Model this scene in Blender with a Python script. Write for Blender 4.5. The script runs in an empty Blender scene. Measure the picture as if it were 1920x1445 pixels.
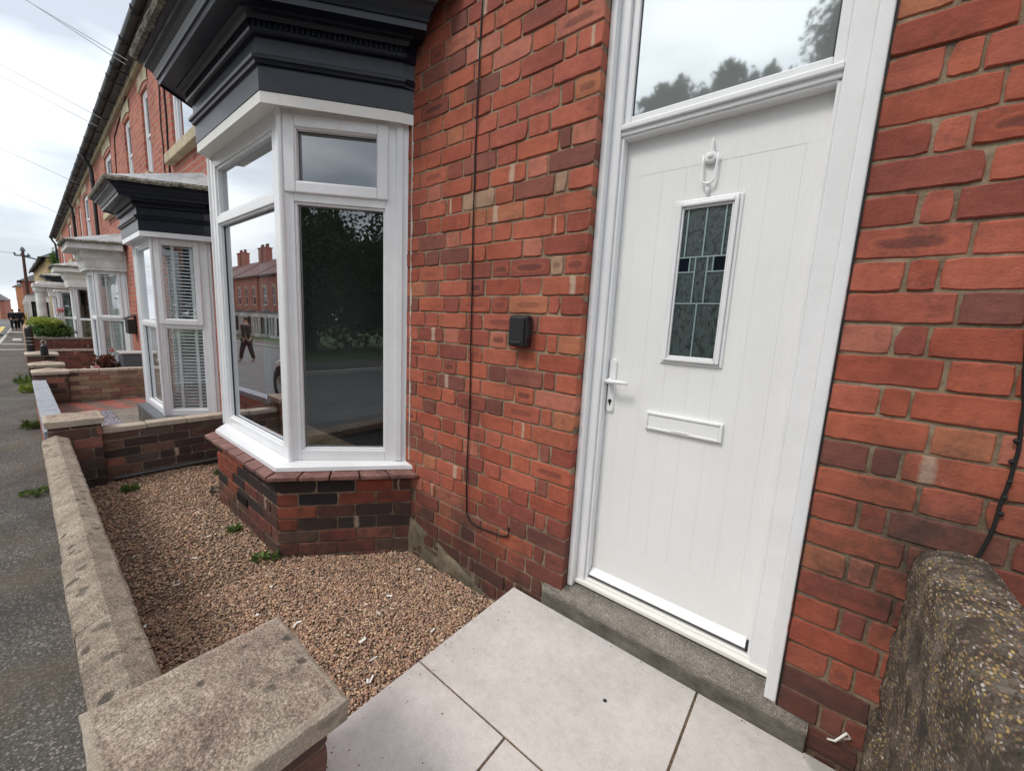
import bpy, math, random
from math import sin, cos, tan, pi, radians
from mathutils import Vector, Matrix, noise
random.seed(11)
S = bpy.context.scene
COL = S.collection

# ------------------------------------------------------------------ camera
cam_d = bpy.data.cameras.new("camera")
cam = bpy.data.objects.new("camera", cam_d); COL.objects.link(cam); S.camera = cam
YAW, PIT, ROL = .669, .1504, .0503
CAM = Vector((.05267, -1.526165, 1.51754))
_d = Vector((-sin(YAW)*cos(PIT), cos(YAW)*cos(PIT), -sin(PIT)))
_r = Vector((cos(YAW), sin(YAW), 0)); _u = _r.cross(_d)
_R = cos(ROL)*_r + sin(ROL)*_u; _U = -sin(ROL)*_r + cos(ROL)*_u
cam.matrix_world = Matrix(((_R.x, _U.x, -_d.x, CAM.x), (_R.y, _U.y, -_d.y, CAM.y), (_R.z, _U.z, -_d.z, CAM.z), (0, 0, 0, 1)))
cam_d.sensor_width = 36; cam_d.lens = 13.738; cam_d.clip_start = .02; cam_d.clip_end = 3000

# ------------------------------------------------------------------ world, sun, exposure
SUN_EL, SUN_AZ = radians(52), radians(200)      # sun direction measured from +Y clockwise
W = bpy.data.worlds.new("World"); S.world = W; W.use_nodes = True
nt = W.node_tree; nt.nodes.clear()
def wn(t, **k):
    n = nt.nodes.new(t)
    for a, b in k.items(): setattr(n, a, b)
    return n
wo = wn('ShaderNodeOutputWorld')
sky = wn('ShaderNodeTexSky', sky_type='NISHITA', sun_disc=False)
sky.sun_elevation = SUN_EL; sky.sun_rotation = SUN_AZ; sky.air_density = 1.5; sky.dust_density = 3
bg1 = wn('ShaderNodeBackground'); bg1.inputs[1].default_value = .12
nt.links.new(sky.outputs[0], bg1.inputs[0])
tc = wn('ShaderNodeTexCoord'); mp = wn('ShaderNodeMapping'); mp.inputs['Scale'].default_value = (1, 1, 3.2)
mp.inputs['Location'].default_value = (.3, .1, .2)
nt.links.new(tc.outputs['Generated'], mp.inputs[0])
nz = wn('ShaderNodeTexNoise'); nz.inputs['Scale'].default_value = 1.7; nz.inputs['Detail'].default_value = 5; nz.inputs['Roughness'].default_value = .5
nt.links.new(mp.outputs[0], nz.inputs[0])
cr = wn('ShaderNodeValToRGB'); e = cr.color_ramp.elements
e[0].position = .38; e[0].color = (.43, .475, .53, 1); e[1].position = .60; e[1].color = (1.0, 1.03, 1.06, 1)
nt.links.new(nz.outputs[0], cr.inputs[0])
bg2 = wn('ShaderNodeBackground'); bg2.inputs[1].default_value = 1.0
nt.links.new(cr.outputs[0], bg2.inputs[0])
mx = wn('ShaderNodeMixShader'); mx.inputs[0].default_value = .88
nt.links.new(bg1.outputs[0], mx.inputs[1]); nt.links.new(bg2.outputs[0], mx.inputs[2]); nt.links.new(mx.outputs[0], wo.inputs[0])
sd = bpy.data.lights.new("sun", 'SUN'); sd.energy = 1.0; sd.angle = radians(16); sd.color = (1, .965, .91)
so = bpy.data.objects.new("sun", sd); COL.objects.link(so)
_sv = Vector((sin(SUN_AZ)*cos(SUN_EL), cos(SUN_AZ)*cos(SUN_EL), sin(SUN_EL)))
so.rotation_euler = (-_sv).to_track_quat('-Z', 'Y').to_euler(); so.location = (0, -8, 12)
S.view_settings.view_transform = 'Standard'; S.view_settings.look = 'None'; S.view_settings.gamma = 1
S.view_settings.exposure = .76
S.cycles.max_bounces = 8

# ------------------------------------------------------------------ materials
class NM:
    def __init__(s, name, base=(.5, .5, .5), rough=.6, spec=.4, metal=0):
        s.m = bpy.data.materials.new(name); s.m.use_nodes = True; s.t = s.m.node_tree
        s.b = s.t.nodes['Principled BSDF']
        s.b.inputs['Base Color'].default_value = (*base, 1); s.b.inputs['Roughness'].default_value = rough
        s.b.inputs['Specular IOR Level'].default_value = spec; s.b.inputs['Metallic'].default_value = metal
        s.tc = None; s.h = None
    def n(s, t, **k):
        n = s.t.nodes.new(t)
        for a, b in k.items():
            if a in n.inputs.keys(): n.inputs[a].default_value = b
            else: setattr(n, a, b)
        return n
    def l(s, a, b): s.t.links.new(a, b)
    def co(s, scale=(1, 1, 1), rot=(0, 0, 0)):
        if not s.tc: s.tc = s.n('ShaderNodeTexCoord')
        m = s.n('ShaderNodeMapping'); m.inputs['Scale'].default_value = scale; m.inputs['Rotation'].default_value = rot
        s.l(s.tc.outputs['Object'], m.inputs[0]); return m.outputs[0]
    def noise(s, scale, detail=4, rough=.6, sc=(1, 1, 1)):
        n = s.n('ShaderNodeTexNoise'); n.inputs['Scale'].default_value = scale; n.inputs['Detail'].default_value = detail
        n.inputs['Roughness'].default_value = rough; s.l(s.co(sc), n.inputs['Vector']); return n.outputs[0]
    def voro(s, scale, feat='F1', sc=(1, 1, 1), out=0, rnd=1):
        n = s.n('ShaderNodeTexVoronoi'); n.feature = feat; n.inputs['Scale'].default_value = scale; n.inputs['Randomness'].default_value = rnd
        s.l(s.co(sc), n.inputs['Vector']); return n.outputs[out]
    def ramp(s, fac, pts):
        r = s.n('ShaderNodeValToRGB'); els = r.color_ramp.elements
        while len(els) < len(pts): els.new(.5)
        for e_, (p, c) in zip(els, pts):
            e_.position = p; e_.color = (*c, 1) if isinstance(c, tuple) else (c, c, c, 1)
        s.l(fac, r.inputs[0]); return r.outputs[0]
    def mix(s, fac, a, b, mode='MIX'):
        m = s.n('ShaderNodeMix'); m.data_type = 'RGBA'; m.blend_type = mode
        for v, i in ((fac, 0), (a, 6), (b, 7)):
            if isinstance(v, (int, float)): m.inputs[i].default_value = v
            elif isinstance(v, tuple): m.inputs[i].default_value = (*v, 1)
            else: s.l(v, m.inputs[i])
        return m.outputs[2]
    def math(s, op, a, b=0):
        m = s.n('ShaderNodeMath'); m.operation = op
        for v, i in ((a, 0), (b, 1)):
            if isinstance(v, (int, float)): m.inputs[i].default_value = v
            else: s.l(v, m.inputs[i])
        return m.outputs[0]
    def color(s, c): s.l(c, s.b.inputs['Base Color']); return s
    def rough(s, c): s.l(c, s.b.inputs['Roughness']); return s
    def bump(s, h, st=.3, dist=.01):
        b = s.n('ShaderNodeBump'); b.inputs['Strength'].default_value = st; b.inputs['Distance'].default_value = dist
        s.l(h, b.inputs['Height'])
        if s.h: s.l(s.h, b.inputs['Normal'])
        s.h = b.outputs[0]; s.l(s.h, s.b.inputs['Normal']); return s
MAT = {}
# white plastic
m = NM('white_plastic', (.8, .8, .8), .28, .5); n1 = m.noise(6, 5, .7)
m.color(m.ramp(n1, [(.3, (.74, .745, .75)), (.6, (.80, .80, .81))])); MAT['upvc'] = m.m
m = NM('cream_paint', (.7, .66, .58), .5, .4); n1 = m.noise(14, 6, .7)
m.color(m.ramp(n1, [(.3, (.74, .71, .64)), (.45, (.80, .785, .74))])); MAT['cream'] = m.m
m = NM('door_white', (.78, .78, .76), .42, .4)
w = m.n('ShaderNodeTexWave'); w.wave_type = 'BANDS'; w.bands_direction = 'X'; w.inputs['Scale'].default_value = 26; w.inputs['Distortion'].default_value = 9
w.inputs['Detail'].default_value = 3; w.inputs['Detail Scale'].default_value = 1.2; m.l(m.co((1, 1, .16)), w.inputs[0])
m.bump(w.outputs['Fac'], .3, .0015); m.bump(m.noise(300, 2, .5, (1, 1, .06)), .12, .001)
m.color(m.ramp(m.noise(1.8, 3), [(.3, (.78, .78, .765)), (.7, (.83, .83, .815))])); MAT['door'] = m.m
# dark paint of the bay cornice
m = NM('charcoal_paint', (.01, .012, .018), .36, .5); n1 = m.noise(20, 6, .7)
m.color(m.ramp(n1, [(.3, (.004, .006, .012)), (.62, (.007, .010, .020)), (.8, (.024, .028, .038))])); m.bump(m.noise(60, 3), .25, .003); MAT['black'] = m.m
m = NM('black_plastic', (.012, .012, .014), .38, .5); m.bump(m.noise(90, 2), .1, .001); MAT['plastic'] = m.m
m = NM('black_rubber', (.015, .014, .014), .7, .3); MAT['cable'] = m.m
m = NM('silver_metal', (.6, .6, .6), .3, .5, 1); MAT['metal'] = m.m
m = NM('white_metal', (.82, .82, .82), .22, .5); MAT['wmetal'] = m.m
# lead
m = NM('lead_sheet', (.3, .31, .33), .55, .4); n1 = m.noise(5, 6, .75)
m.color(m.ramp(n1, [(.3, (.16, .17, .18)), (.5, (.33, .34, .35)), (.7, (.5, .5, .48))])); m.bump(m.noise(12, 4), .5, .02); MAT['lead'] = m.m
m = NM('lead_edge', (.12, .12, .1), .8, .2); n1 = m.noise(30, 6, .75)
m.color(m.ramp(n1, [(.35, (.05, .05, .045)), (.5, (.2, .19, .15)), (.65, (.42, .40, .33))])); m.bump(m.noise(40, 5), .8, .02); MAT['leadedge'] = m.m
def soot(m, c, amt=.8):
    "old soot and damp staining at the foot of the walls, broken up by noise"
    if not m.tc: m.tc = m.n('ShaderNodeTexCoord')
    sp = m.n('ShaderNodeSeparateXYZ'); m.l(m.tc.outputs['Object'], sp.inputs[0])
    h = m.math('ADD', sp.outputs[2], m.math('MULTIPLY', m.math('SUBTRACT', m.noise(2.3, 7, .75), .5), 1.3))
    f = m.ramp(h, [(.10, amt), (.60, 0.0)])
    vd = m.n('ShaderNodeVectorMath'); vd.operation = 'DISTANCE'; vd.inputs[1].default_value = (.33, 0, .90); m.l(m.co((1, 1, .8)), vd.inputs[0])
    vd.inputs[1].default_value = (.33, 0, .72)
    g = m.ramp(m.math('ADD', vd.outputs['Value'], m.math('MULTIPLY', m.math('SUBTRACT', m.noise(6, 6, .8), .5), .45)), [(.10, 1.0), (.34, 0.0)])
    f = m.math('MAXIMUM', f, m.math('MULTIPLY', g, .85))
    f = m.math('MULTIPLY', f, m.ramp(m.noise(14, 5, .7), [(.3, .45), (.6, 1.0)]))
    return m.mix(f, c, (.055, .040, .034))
# bricks: per-brick colours come from the mesh, wear and grain from noise
def brick_mat(name, hue=1.0, amt=.8):
    m = NM(name, rough=.82, spec=.25)
    a = m.n('ShaderNodeAttribute'); a.attribute_name = 'Col'
    uv = m.n('ShaderNodeUVMap'); uv.uv_map = 'UV'
    k = m.n('ShaderNodeAttribute'); k.attribute_name = 'mk'
    # ring shaped firing marks in the middle of some bricks
    sx = m.n('ShaderNodeSeparateXYZ'); m.l(uv.outputs[0], sx.inputs[0])
    dx = m.math('MULTIPLY', m.math('ABSOLUTE', m.math('SUBTRACT', sx.outputs[0], .5)), 2.3)
    dy = m.math('MULTIPLY', m.math('ABSOLUTE', m.math('SUBTRACT', sx.outputs[1], .5)), 2.9)
    dd = m.math('POWER', m.math('ADD', m.math('POWER', dx, 4), m.math('POWER', dy, 2.2)), .5)
    dd = m.math('ADD', dd, m.math('MULTIPLY', m.math('SUBTRACT', m.noise(22, 3), .5), .55))
    core = m.ramp(dd, [(.35, 1.0), (.62, 0.0)]); ring = m.ramp(dd, [(.5, 0.0), (.68, 1.0), (.85, 0.0)])
    c = m.mix(.85, a.outputs['Color'], m.ramp(m.noise(30, 9, .8), [(.25, .55), (.42, .9), (.55, 1.03), (.75, 1.3)]), 'MULTIPLY')
    c = m.mix(.8, c, m.ramp(m.noise(3.2, 6, .7), [(.32, .62), (.5, 1.0), (.68, 1.18)]), 'MULTIPLY')
    c = m.mix(m.math('MULTIPLY', core, m.math('MULTIPLY', m.math('MAXIMUM', k.outputs['Fac'], 0), .75)), c, (.13, .045, .04))
    c = m.mix(m.math('MULTIPLY', ring, m.math('MULTIPLY', m.math('MAXIMUM', k.outputs['Fac'], 0), .45)), c, (.52, .15, .07))
    sm = m.ramp(m.noise(7, 8, .8), [(.54, 0.0), (.70, 1.0)])
    c = m.mix(m.math('MULTIPLY', sm, .6), c, (.07, .05, .045))
    spk = m.ramp(m.voro(130), [(.05, 1.0), (.12, 0.0)])
    c = m.mix(m.math('MULTIPLY', spk, m.math('MULTIPLY', m.ramp(m.noise(9, 2), [(.5, 0.0), (.6, 1.0)]), .6)), c, (.05, .03, .03))
    eff = m.ramp(m.noise(7.5, 7, .8), [(.62, 0.0), (.78, 1.0)])
    c = m.mix(m.math('MULTIPLY', eff, .28), c, (.62, .52, .44))
    ng = m.math('MAXIMUM', m.math('MULTIPLY', k.outputs['Fac'], -1), 0)
    bd = m.math('ABSOLUTE', m.math('SUBTRACT', m.math('ADD', sx.outputs[0], m.math('MULTIPLY', m.math('SUBTRACT', m.noise(25, 3), .5), .12)), m.math('MULTIPLY', ng, .8)))
    c = m.mix(m.math('MULTIPLY', m.ramp(bd, [(.035, .8), (.09, 0.0)]), m.math('GREATER_THAN', ng, .05)), c, (.56, .42, .31))
    st = m.ramp(m.noise(14, 6, .7, (.25, 1, 3)), [(.32, .75), (.5, 1.0), (.68, 1.18)]); c = m.mix(.5, c, st, 'MULTIPLY')
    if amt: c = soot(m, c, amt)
    hs = m.n('ShaderNodeHueSaturation'); hs.inputs['Value'].default_value = .90; hs.inputs['Saturation'].default_value = hue
    m.l(c, hs.inputs['Color'])
    m.color(hs.outputs[0]); m.bump(m.noise(26, 9, .78), .6, .006); m.bump(m.noise(190, 4, .75), .6, .0025)
    pit = m.ramp(m.voro(75), [(.06, 0.0), (.16, 1.0)]); m.bump(pit, .35, .004)
    return m.m
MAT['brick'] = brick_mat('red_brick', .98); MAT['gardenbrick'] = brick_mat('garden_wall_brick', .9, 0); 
m = NM('mortar', (.3, .26, .2), .95, .1); n1 = m.noise(9, 8, .8)
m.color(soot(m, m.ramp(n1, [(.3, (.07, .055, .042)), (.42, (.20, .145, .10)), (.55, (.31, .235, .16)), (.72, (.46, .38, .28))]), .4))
m.bump(m.noise(120, 5, .8), .7, .005); MAT['mortar'] = m.m
# far brick walls: brick pattern in a shader
def far_brick(name, c1, c2, mo, sc=1.0, ax='XZ', stain=.35):
    m = NM(name, rough=.85, spec=.2)
    if not m.tc: m.tc = m.n('ShaderNodeTexCoord')
    sp = m.n('ShaderNodeSeparateXYZ'); m.l(m.tc.outputs['Object'], sp.inputs[0])
    cb = m.n('ShaderNodeCombineXYZ'); m.l(sp.outputs[0 if ax == 'XZ' else 1], cb.inputs[0]); m.l(sp.outputs[2], cb.inputs[1])
    b = m.n('ShaderNodeTexBrick'); b.inputs['Scale'].default_value = 1; b.inputs['Brick Width'].default_value = .225/sc
    b.inputs['Row Height'].default_value = .0876/sc; b.inputs['Mortar Size'].default_value = .009; b.inputs['Mortar Smooth'].default_value = .2
    b.inputs['Bias'].default_value = -.1
    b.inputs['Color1'].default_value = (*c1, 1); b.inputs['Color2'].default_value = (*c2, 1); b.inputs['Mortar'].default_value = (*mo, 1)
    m.l(cb.outputs[0], b.inputs[0])
    c = m.mix(.8, b.outputs[0], m.ramp(m.noise(9, 6, .75), [(.28, .6), (.5, 1.0), (.72, 1.3)]), 'MULTIPLY')
    c = m.mix(m.math('MULTIPLY', m.ramp(m.noise(.9, 5, .6), [(.5, 0.0), (.75, 1.0)]), stain), c, (.08, .06, .055))
    m.color(c); m.bump(b.outputs['Fac'], -.6, .01); m.bump(m.noise(60, 4), .3, .004)
    return m.m
MAT['fbrick'] = far_brick('terrace_brick', (.47, .15, .10), (.33, .09, .065), (.33, .26, .21))
MAT['fbrick_side'] = far_brick('terrace_brick_side', (.47, .15, .10), (.33, .09, .065), (.33, .26, .21), ax='YZ')
MAT['ybrick'] = far_brick('yellow_brick', (.52, .38, .17), (.36, .25, .11), (.42, .36, .26), .8)
MAT['ybrick_side'] = far_brick('yellow_brick_side', (.58, .42, .16), (.42, .28, .10), (.42, .36, .26), .8, 'YZ')
MAT['orange'] = far_brick('orange_brick', (.55, .2, .09), (.45, .15, .07), (.4, .3, .22))
MAT['orange_side'] = far_brick('orange_brick_side', (.6, .22, .09), (.5, .17, .07), (.4, .3, .22), ax='YZ')
MAT['gbrick'] = far_brick('tan_garden_brick', (.40, .25, .15), (.28, .15, .09), (.22, .16, .11), ax='YZ')
# stone
def stone(name, a, b, c, spots=.6, sc=1.0, spotcol=(.06, .055, .05), worn=.45):
    m = NM(name, rough=.92, spec=.15)
    base = m.mix(.75, m.ramp(m.noise(6*sc, 10, .8), [(.28, a), (.5, b), (.68, c)]), m.ramp(m.noise(28*sc, 6, .8), [(.28, .5), (.5, 1.0), (.7, 1.45)]), 'MULTIPLY')
    gr = m.ramp(m.noise(210*sc, 3, .8), [(.36, .4), (.5, 1.0), (.62, 1.85)])
    x = m.mix(.85, base, gr, 'MULTIPLY')
    n = m.n('ShaderNodeTexNoise'); n.inputs['Scale'].default_value = 5; n.inputs['Detail'].default_value = 3; m.l(m.co(), n.inputs[0])
    v = m.n('ShaderNodeTexVoronoi'); v.inputs['Scale'].default_value = 17*sc; v.inputs['Randomness'].default_value = 1
    mxv = m.n('ShaderNodeMix'); mxv.data_type = 'VECTOR'; mxv.inputs[0].default_value = .13; m.l(m.co(), mxv.inputs[4]); m.l(n.outputs[1], mxv.inputs[5])
    m.l(mxv.outputs[1], v.inputs[0])
    sp = m.ramp(m.math('ADD', v.outputs[0], m.math('MULTIPLY', m.noise(26*sc, 6, .8), .55)), [(.44, 1.0), (.57, 0.0)])
    sp = m.math('MULTIPLY', sp, m.ramp(m.noise(3.5*sc, 2), [(.38, 0.0), (.52, .9)]))
    x = m.mix(m.math('MULTIPLY', sp, spots), x, spotcol)
    li = m.ramp(m.noise(13*sc, 5, .7), [(.6, 0.0), (.72, 1.0)])
    x = m.mix(m.math('MULTIPLY', li, .35), x, (.52, .49, .38))
    ge = m.n('ShaderNodeNewGeometry'); x = m.mix(m.math('MULTIPLY', m.ramp(ge.outputs['Pointiness'], [(.505, 0.0), (.53, 1.0)]), worn), x, (.60, .53, .43))
    m.color(x); m.bump(m.noise(24*sc, 9, .82), 1, .012); m.bump(m.noise(230*sc, 3, .8), .6, .003)
    return m.m
MAT['coping'] = stone('weathered_coping_stone', (.19, .15, .12), (.35, .285, .225), (.46, .40, .32), .8)
MAT['capstone'] = stone('weathered_cap_stone', (.24, .17, .135), (.38, .30, .24), (.48, .42, .33), .85, .85)
MAT['greystone'] = stone('grey_coping', (.28, .30, .33), (.36, .38, .42), (.44, .46, .5), .2, worn=0)
MAT['step'] = stone('worn_step_stone', (.13, .115, .10), (.22, .195, .17), (.30, .26, .22), .35, .9, worn=.15)
m = NM('step_render', (.12, .11, .10), .9, .2); n1 = m.noise(8, 8, .75, (1, 1, 1.6))
m.color(m.ramp(n1, [(.3, (.055, .055, .045)), (.5, (.11, .10, .085)), (.7, (.2, .18, .15))])); m.bump(m.noise(60, 6), .5, .005); MAT['render'] = m.m
m = NM('greenish_render', (.2, .2, .15), .9, .2); n1 = m.noise(6, 8, .75)
m.color(m.ramp(n1, [(.3, (.065, .055, .038)), (.5, (.135, .115, .08)), (.7, (.24, .20, .145))])); m.bump(m.noise(40, 6), .6, .008); MAT['patch'] = m.m
# pebbledash concrete
m = NM('pebble_concrete', rough=.85, spec=.25)
vc = m.voro(150, 'F1', (1, .6, 1.3), 1); vd = m.voro(150, 'F1', (1, .6, 1.3), 0)
peb = m.ramp(m.n('ShaderNodeSeparateColor').outputs[0], [(0, .1), (1, .9)])
sc_ = m.n('ShaderNodeSeparateColor'); m.l(vc, sc_.inputs[0])
pc = m.ramp(sc_.outputs[0], [(.0, (.09, .065, .045)), (.25, (.22, .15, .10)), (.45, (.36, .26, .15)), (.62, (.56, .41, .15)), (.8, (.36, .22, .16)), (.93, (.68, .62, .54))])
mask = m.math('MULTIPLY', m.ramp(m.math('ADD', vd, m.math('MULTIPLY', m.math('SUBTRACT', m.noise(320, 3, .8), .5), .5)), [(.36, 1.0), (.6, 0.0)]), m.ramp(sc_.outputs[1], [(.12, 0.0), (.2, 1.0)]))
mask = m.math('MULTIPLY', mask, m.ramp(m.noise(5, 5, .7), [(.40, .05), (.5, 1.0)]))
bs = m.ramp(m.noise(10, 8, .8), [(.32, (.03, .026, .021)), (.48, (.10, .082, .064)), (.64, (.26, .225, .185))])
m.color(m.mix(mask, bs, pc)); m.bump(mask, .9, .006); m.bump(m.noise(45, 8, .8), .8, .01); MAT['pebble'] = m.m
# asphalt
m = NM('asphalt', rough=.88, spec=.25)
base = m.ramp(m.noise(1.6, 6, .65), [(.3, (.058, .051, .046)), (.5, (.088, .079, .071)), (.7, (.125, .113, .10))])
ag = m.n('ShaderNodeSeparateColor'); m.l(m.voro(150, out=1), ag.inputs[0])
x = m.mix(.75, base, m.ramp(ag.outputs[0], [(0, .5), (.5, .95), (.82, 1.3), (.97, 3.2)]), 'MULTIPLY')
x = m.mix(.6, x, m.ramp(m.noise(1.1, 7, .75, (.35, 1, 1)), [(.3, .6), (.5, 1.0), (.7, 1.35)]), 'MULTIPLY')
x = m.mix(m.math('MULTIPLY', m.ramp(m.noise(2.2, 4), [(.5, 0.0), (.66, 1.0)]), .5), x, (.13, .10, .065))
m.color(x); m.bump(m.voro(190), .5, .003); m.bump(m.noise(5, 4), .3, .02); MAT['asphalt'] = m.m
m = NM('road_asphalt', rough=.85, spec=.25)
m.color(m.ramp(m.noise(3, 7, .7), [(.3, (.10, .10, .10)), (.7, (.17, .165, .16))])); m.bump(m.noise(160, 3), .6, .004); MAT['road'] = m.m
m = NM('road_paint', (.72, .70, .64), .8, .2); m.color(m.ramp(m.noise(30, 5), [(.35, (.35, .34, .32)), (.5, (.75, .73, .68))])); MAT['paint'] = m.m
m = NM('pale_concrete', (.42, .40, .37), .9, .2); m.bump(m.noise(40, 5), .4, .004); MAT['conc'] = m.m
m = NM('yellow_marking', (.62, .50, .18), .8, .2); MAT['yellow'] = m.m
# porcelain paving slab
m = NM('porcelain_slab', rough=.62, spec=.3)
x = m.ramp(m.noise(2.6, 9, .68), [(.3, (.48, .44, .41)), (.5, (.60, .555, .525)), (.7, (.68, .64, .605))])
x = m.mix(.5, x, m.ramp(m.noise(28, 6, .8), [(.35, .8), (.5, 1.0), (.68, 1.12)]), 'MULTIPLY')
x = m.mix(m.math('MULTIPLY', m.ramp(m.noise(1.3, 5, .7), [(.5, 0.0), (.7, 1.0)]), .3), x, (.47, .43, .36))
x = m.mix(m.math('MULTIPLY', m.ramp(m.voro(26), [(.03, 1.0), (.08, 0.0)]), .35), x, (.3, .27, .24))
x = m.mix(.5, x, m.ramp(m.noise(120, 4, .8), [(.32, .82), (.5, 1.0), (.68, 1.12)]), 'MULTIPLY')
x = m.mix(m.math('MULTIPLY', m.ramp(m.noise(6, 9, .85, (1, 3, 1)), [(.60, 0.0), (.68, 1.0)]), .22), x, (.32, .27, .23))
m.color(x); m.bump(m.noise(14, 7, .7), .2, .004); m.bump(m.noise(200, 3), .25, .001); MAT['slab'] = m.m
m = NM('gravel_bed', rough=.95, spec=.1)
m.color(m.ramp(m.noise(70, 6, .8), [(.3, (.05, .035, .025)), (.5, (.17, .12, .08)), (.7, (.3, .22, .15))])); m.bump(m.voro(90), 1, .01); MAT['bed'] = m.m
m = NM('gravel_pebbles', rough=.75, spec=.3); a = m.n('ShaderNodeAttribute'); a.attribute_name = 'Col'
m.color(m.mix(.6, m.mix(.16, a.outputs['Color'], (.55, .42, .36)), m.ramp(m.noise(160, 3), [(.3, .75), (.7, 1.35)]), 'MULTIPLY')); MAT['pebbles'] = m.m
m = NM('clay_tile', rough=.6, spec=.35); x = m.ramp(m.noise(11, 7, .75), [(.3, (.085, .045, .04)), (.5, (.19, .09, .075)), (.68, (.27, .14, .115))])
m.color(m.mix(m.math('MULTIPLY', m.ramp(m.noise(18, 4), [(.66, 0.0), (.72, 1.0)]), .6), x, (.6, .45, .45))); m.bump(m.noise(30, 5), .4, .004); MAT['tile'] = m.m
m = NM('quarry_tile', rough=.6)
ck = m.n('ShaderNodeTexChecker'); ck.inputs['Scale'].default_value = 4.2; ck.inputs[1].default_value = (.33, .10, .075, 1); ck.inputs[2].default_value = (.16, .12, .10, 1)
m.l(m.co(rot=(0, 0, .6)), ck.inputs[0]); m.color(m.mix(.6, ck.outputs[0], m.ramp(m.noise(8, 5), [(.3, .6), (.7, 1.3)]), 'MULTIPLY')); MAT['qtile'] = m.m
m = NM('slate_chips', rough=.6); m.color(m.ramp(m.noise(26, 2, .9, (1, 2, 1)), [(.4, (.06, .045, .06)), (.5, (.2, .18, .22)), (.6, (.42, .40, .46))])); m.bump(m.noise(26, 3), 1, .03); MAT['slate'] = m.m
m = NM('roof_slate', (.09, .09, .10), .6); m.color(m.ramp(m.noise(6, 5), [(.3, (.05, .05, .055)), (.7, (.14, .13, .13))]))
m.bump(m.noise(1, 0, .5, (0, 0, 26)), .4, .02); MAT['roof'] = m.m
m = NM('gutter_black', (.02, .02, .022), .5); MAT['gutter'] = m.m
m = NM('stone_lintel', (.5, .42, .26), .85); m.color(m.ramp(m.noise(6, 6), [(.3, (.33, .27, .17)), (.7, (.56, .49, .34))])); MAT['lintel'] = m.m
m = NM('white_render', (.72, .71, .68), .8); m.color(m.ramp(m.noise(3, 6, .7), [(.35, (.5, .49, .46)), (.6, (.73, .72, .69))])); MAT['wrender'] = m.m
m = NM('interior_plaster', (.62, .63, .63), .9); MAT['plaster'] = m.m
m = NM('grey_carpet', (.16, .165, .17), 1); m.color(m.ramp(m.noise(5, 8, .8), [(.3, (.10, .105, .11)), (.7, (.2, .2, .205))])); MAT['carpet'] = m.m
m = NM('dark_room', (.03, .03, .032), .9); MAT['dark'] = m.m
m = NM('bark', (.10, .08, .06), .95); m.color(m.ramp(m.noise(12, 6, .7, (1, 1, .2)), [(.3, (.05, .04, .03)), (.7, (.16, .13, .10))])); m.bump(m.noise(20, 5, .7, (1, 1, .2)), .8, .03); MAT['bark'] = m.m
def leafmat(name, a, b):
    m = NM(name, rough=.55, spec=.3); oi = m.n('ShaderNodeAttribute'); oi.attribute_name = 'Col'
    m.color(m.mix(oi.outputs['Fac'], a, b))
    tr = m.n('ShaderNodeBsdfTranslucent'); m.l(m.mix(oi.outputs['Fac'], a, b), tr.inputs[0])
    ms = m.n('ShaderNodeMixShader'); ms.inputs[0].default_value = .25
    m.l(m.b.outputs[0], ms.inputs[1]); m.l(tr.outputs[0], ms.inputs[2]); m.l(ms.outputs[0], m.t.nodes['Material Output'].inputs[0])
    return m.m
MAT['leaf'] = leafmat('tree_leaves', (.022, .04, .014), (.06, .095, .03))
MAT['weed'] = leafmat('weed_leaves', (.05, .095, .022), (.17, .235, .06))
MAT['hedge'] = leafmat('hedge_leaves', (.03, .09, .03), (.14, .24, .05))
MAT['bright'] = leafmat('bright_leaves', (.14, .24, .04), (.38, .42, .08))
MAT['rose'] = leafmat('rose_leaves', (.03, .05, .02), (.22, .05, .04))
MAT['pink'] = leafmat('rose_petals', (.45, .07, .09), (.75, .45, .42))
MAT['ybush'] = leafmat('yellow_bush_leaves', (.28, .24, .04), (.6, .48, .06))
m = NM('grass', (.05, .09, .02), 1); m.color(m.ramp(m.noise(4, 8, .8), [(.3, (.035, .06, .015)), (.7, (.09, .13, .04))])); MAT['grass'] = m.m
m = NM('earth', (.09, .07, .05), 1); MAT['earth'] = m.m
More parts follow.
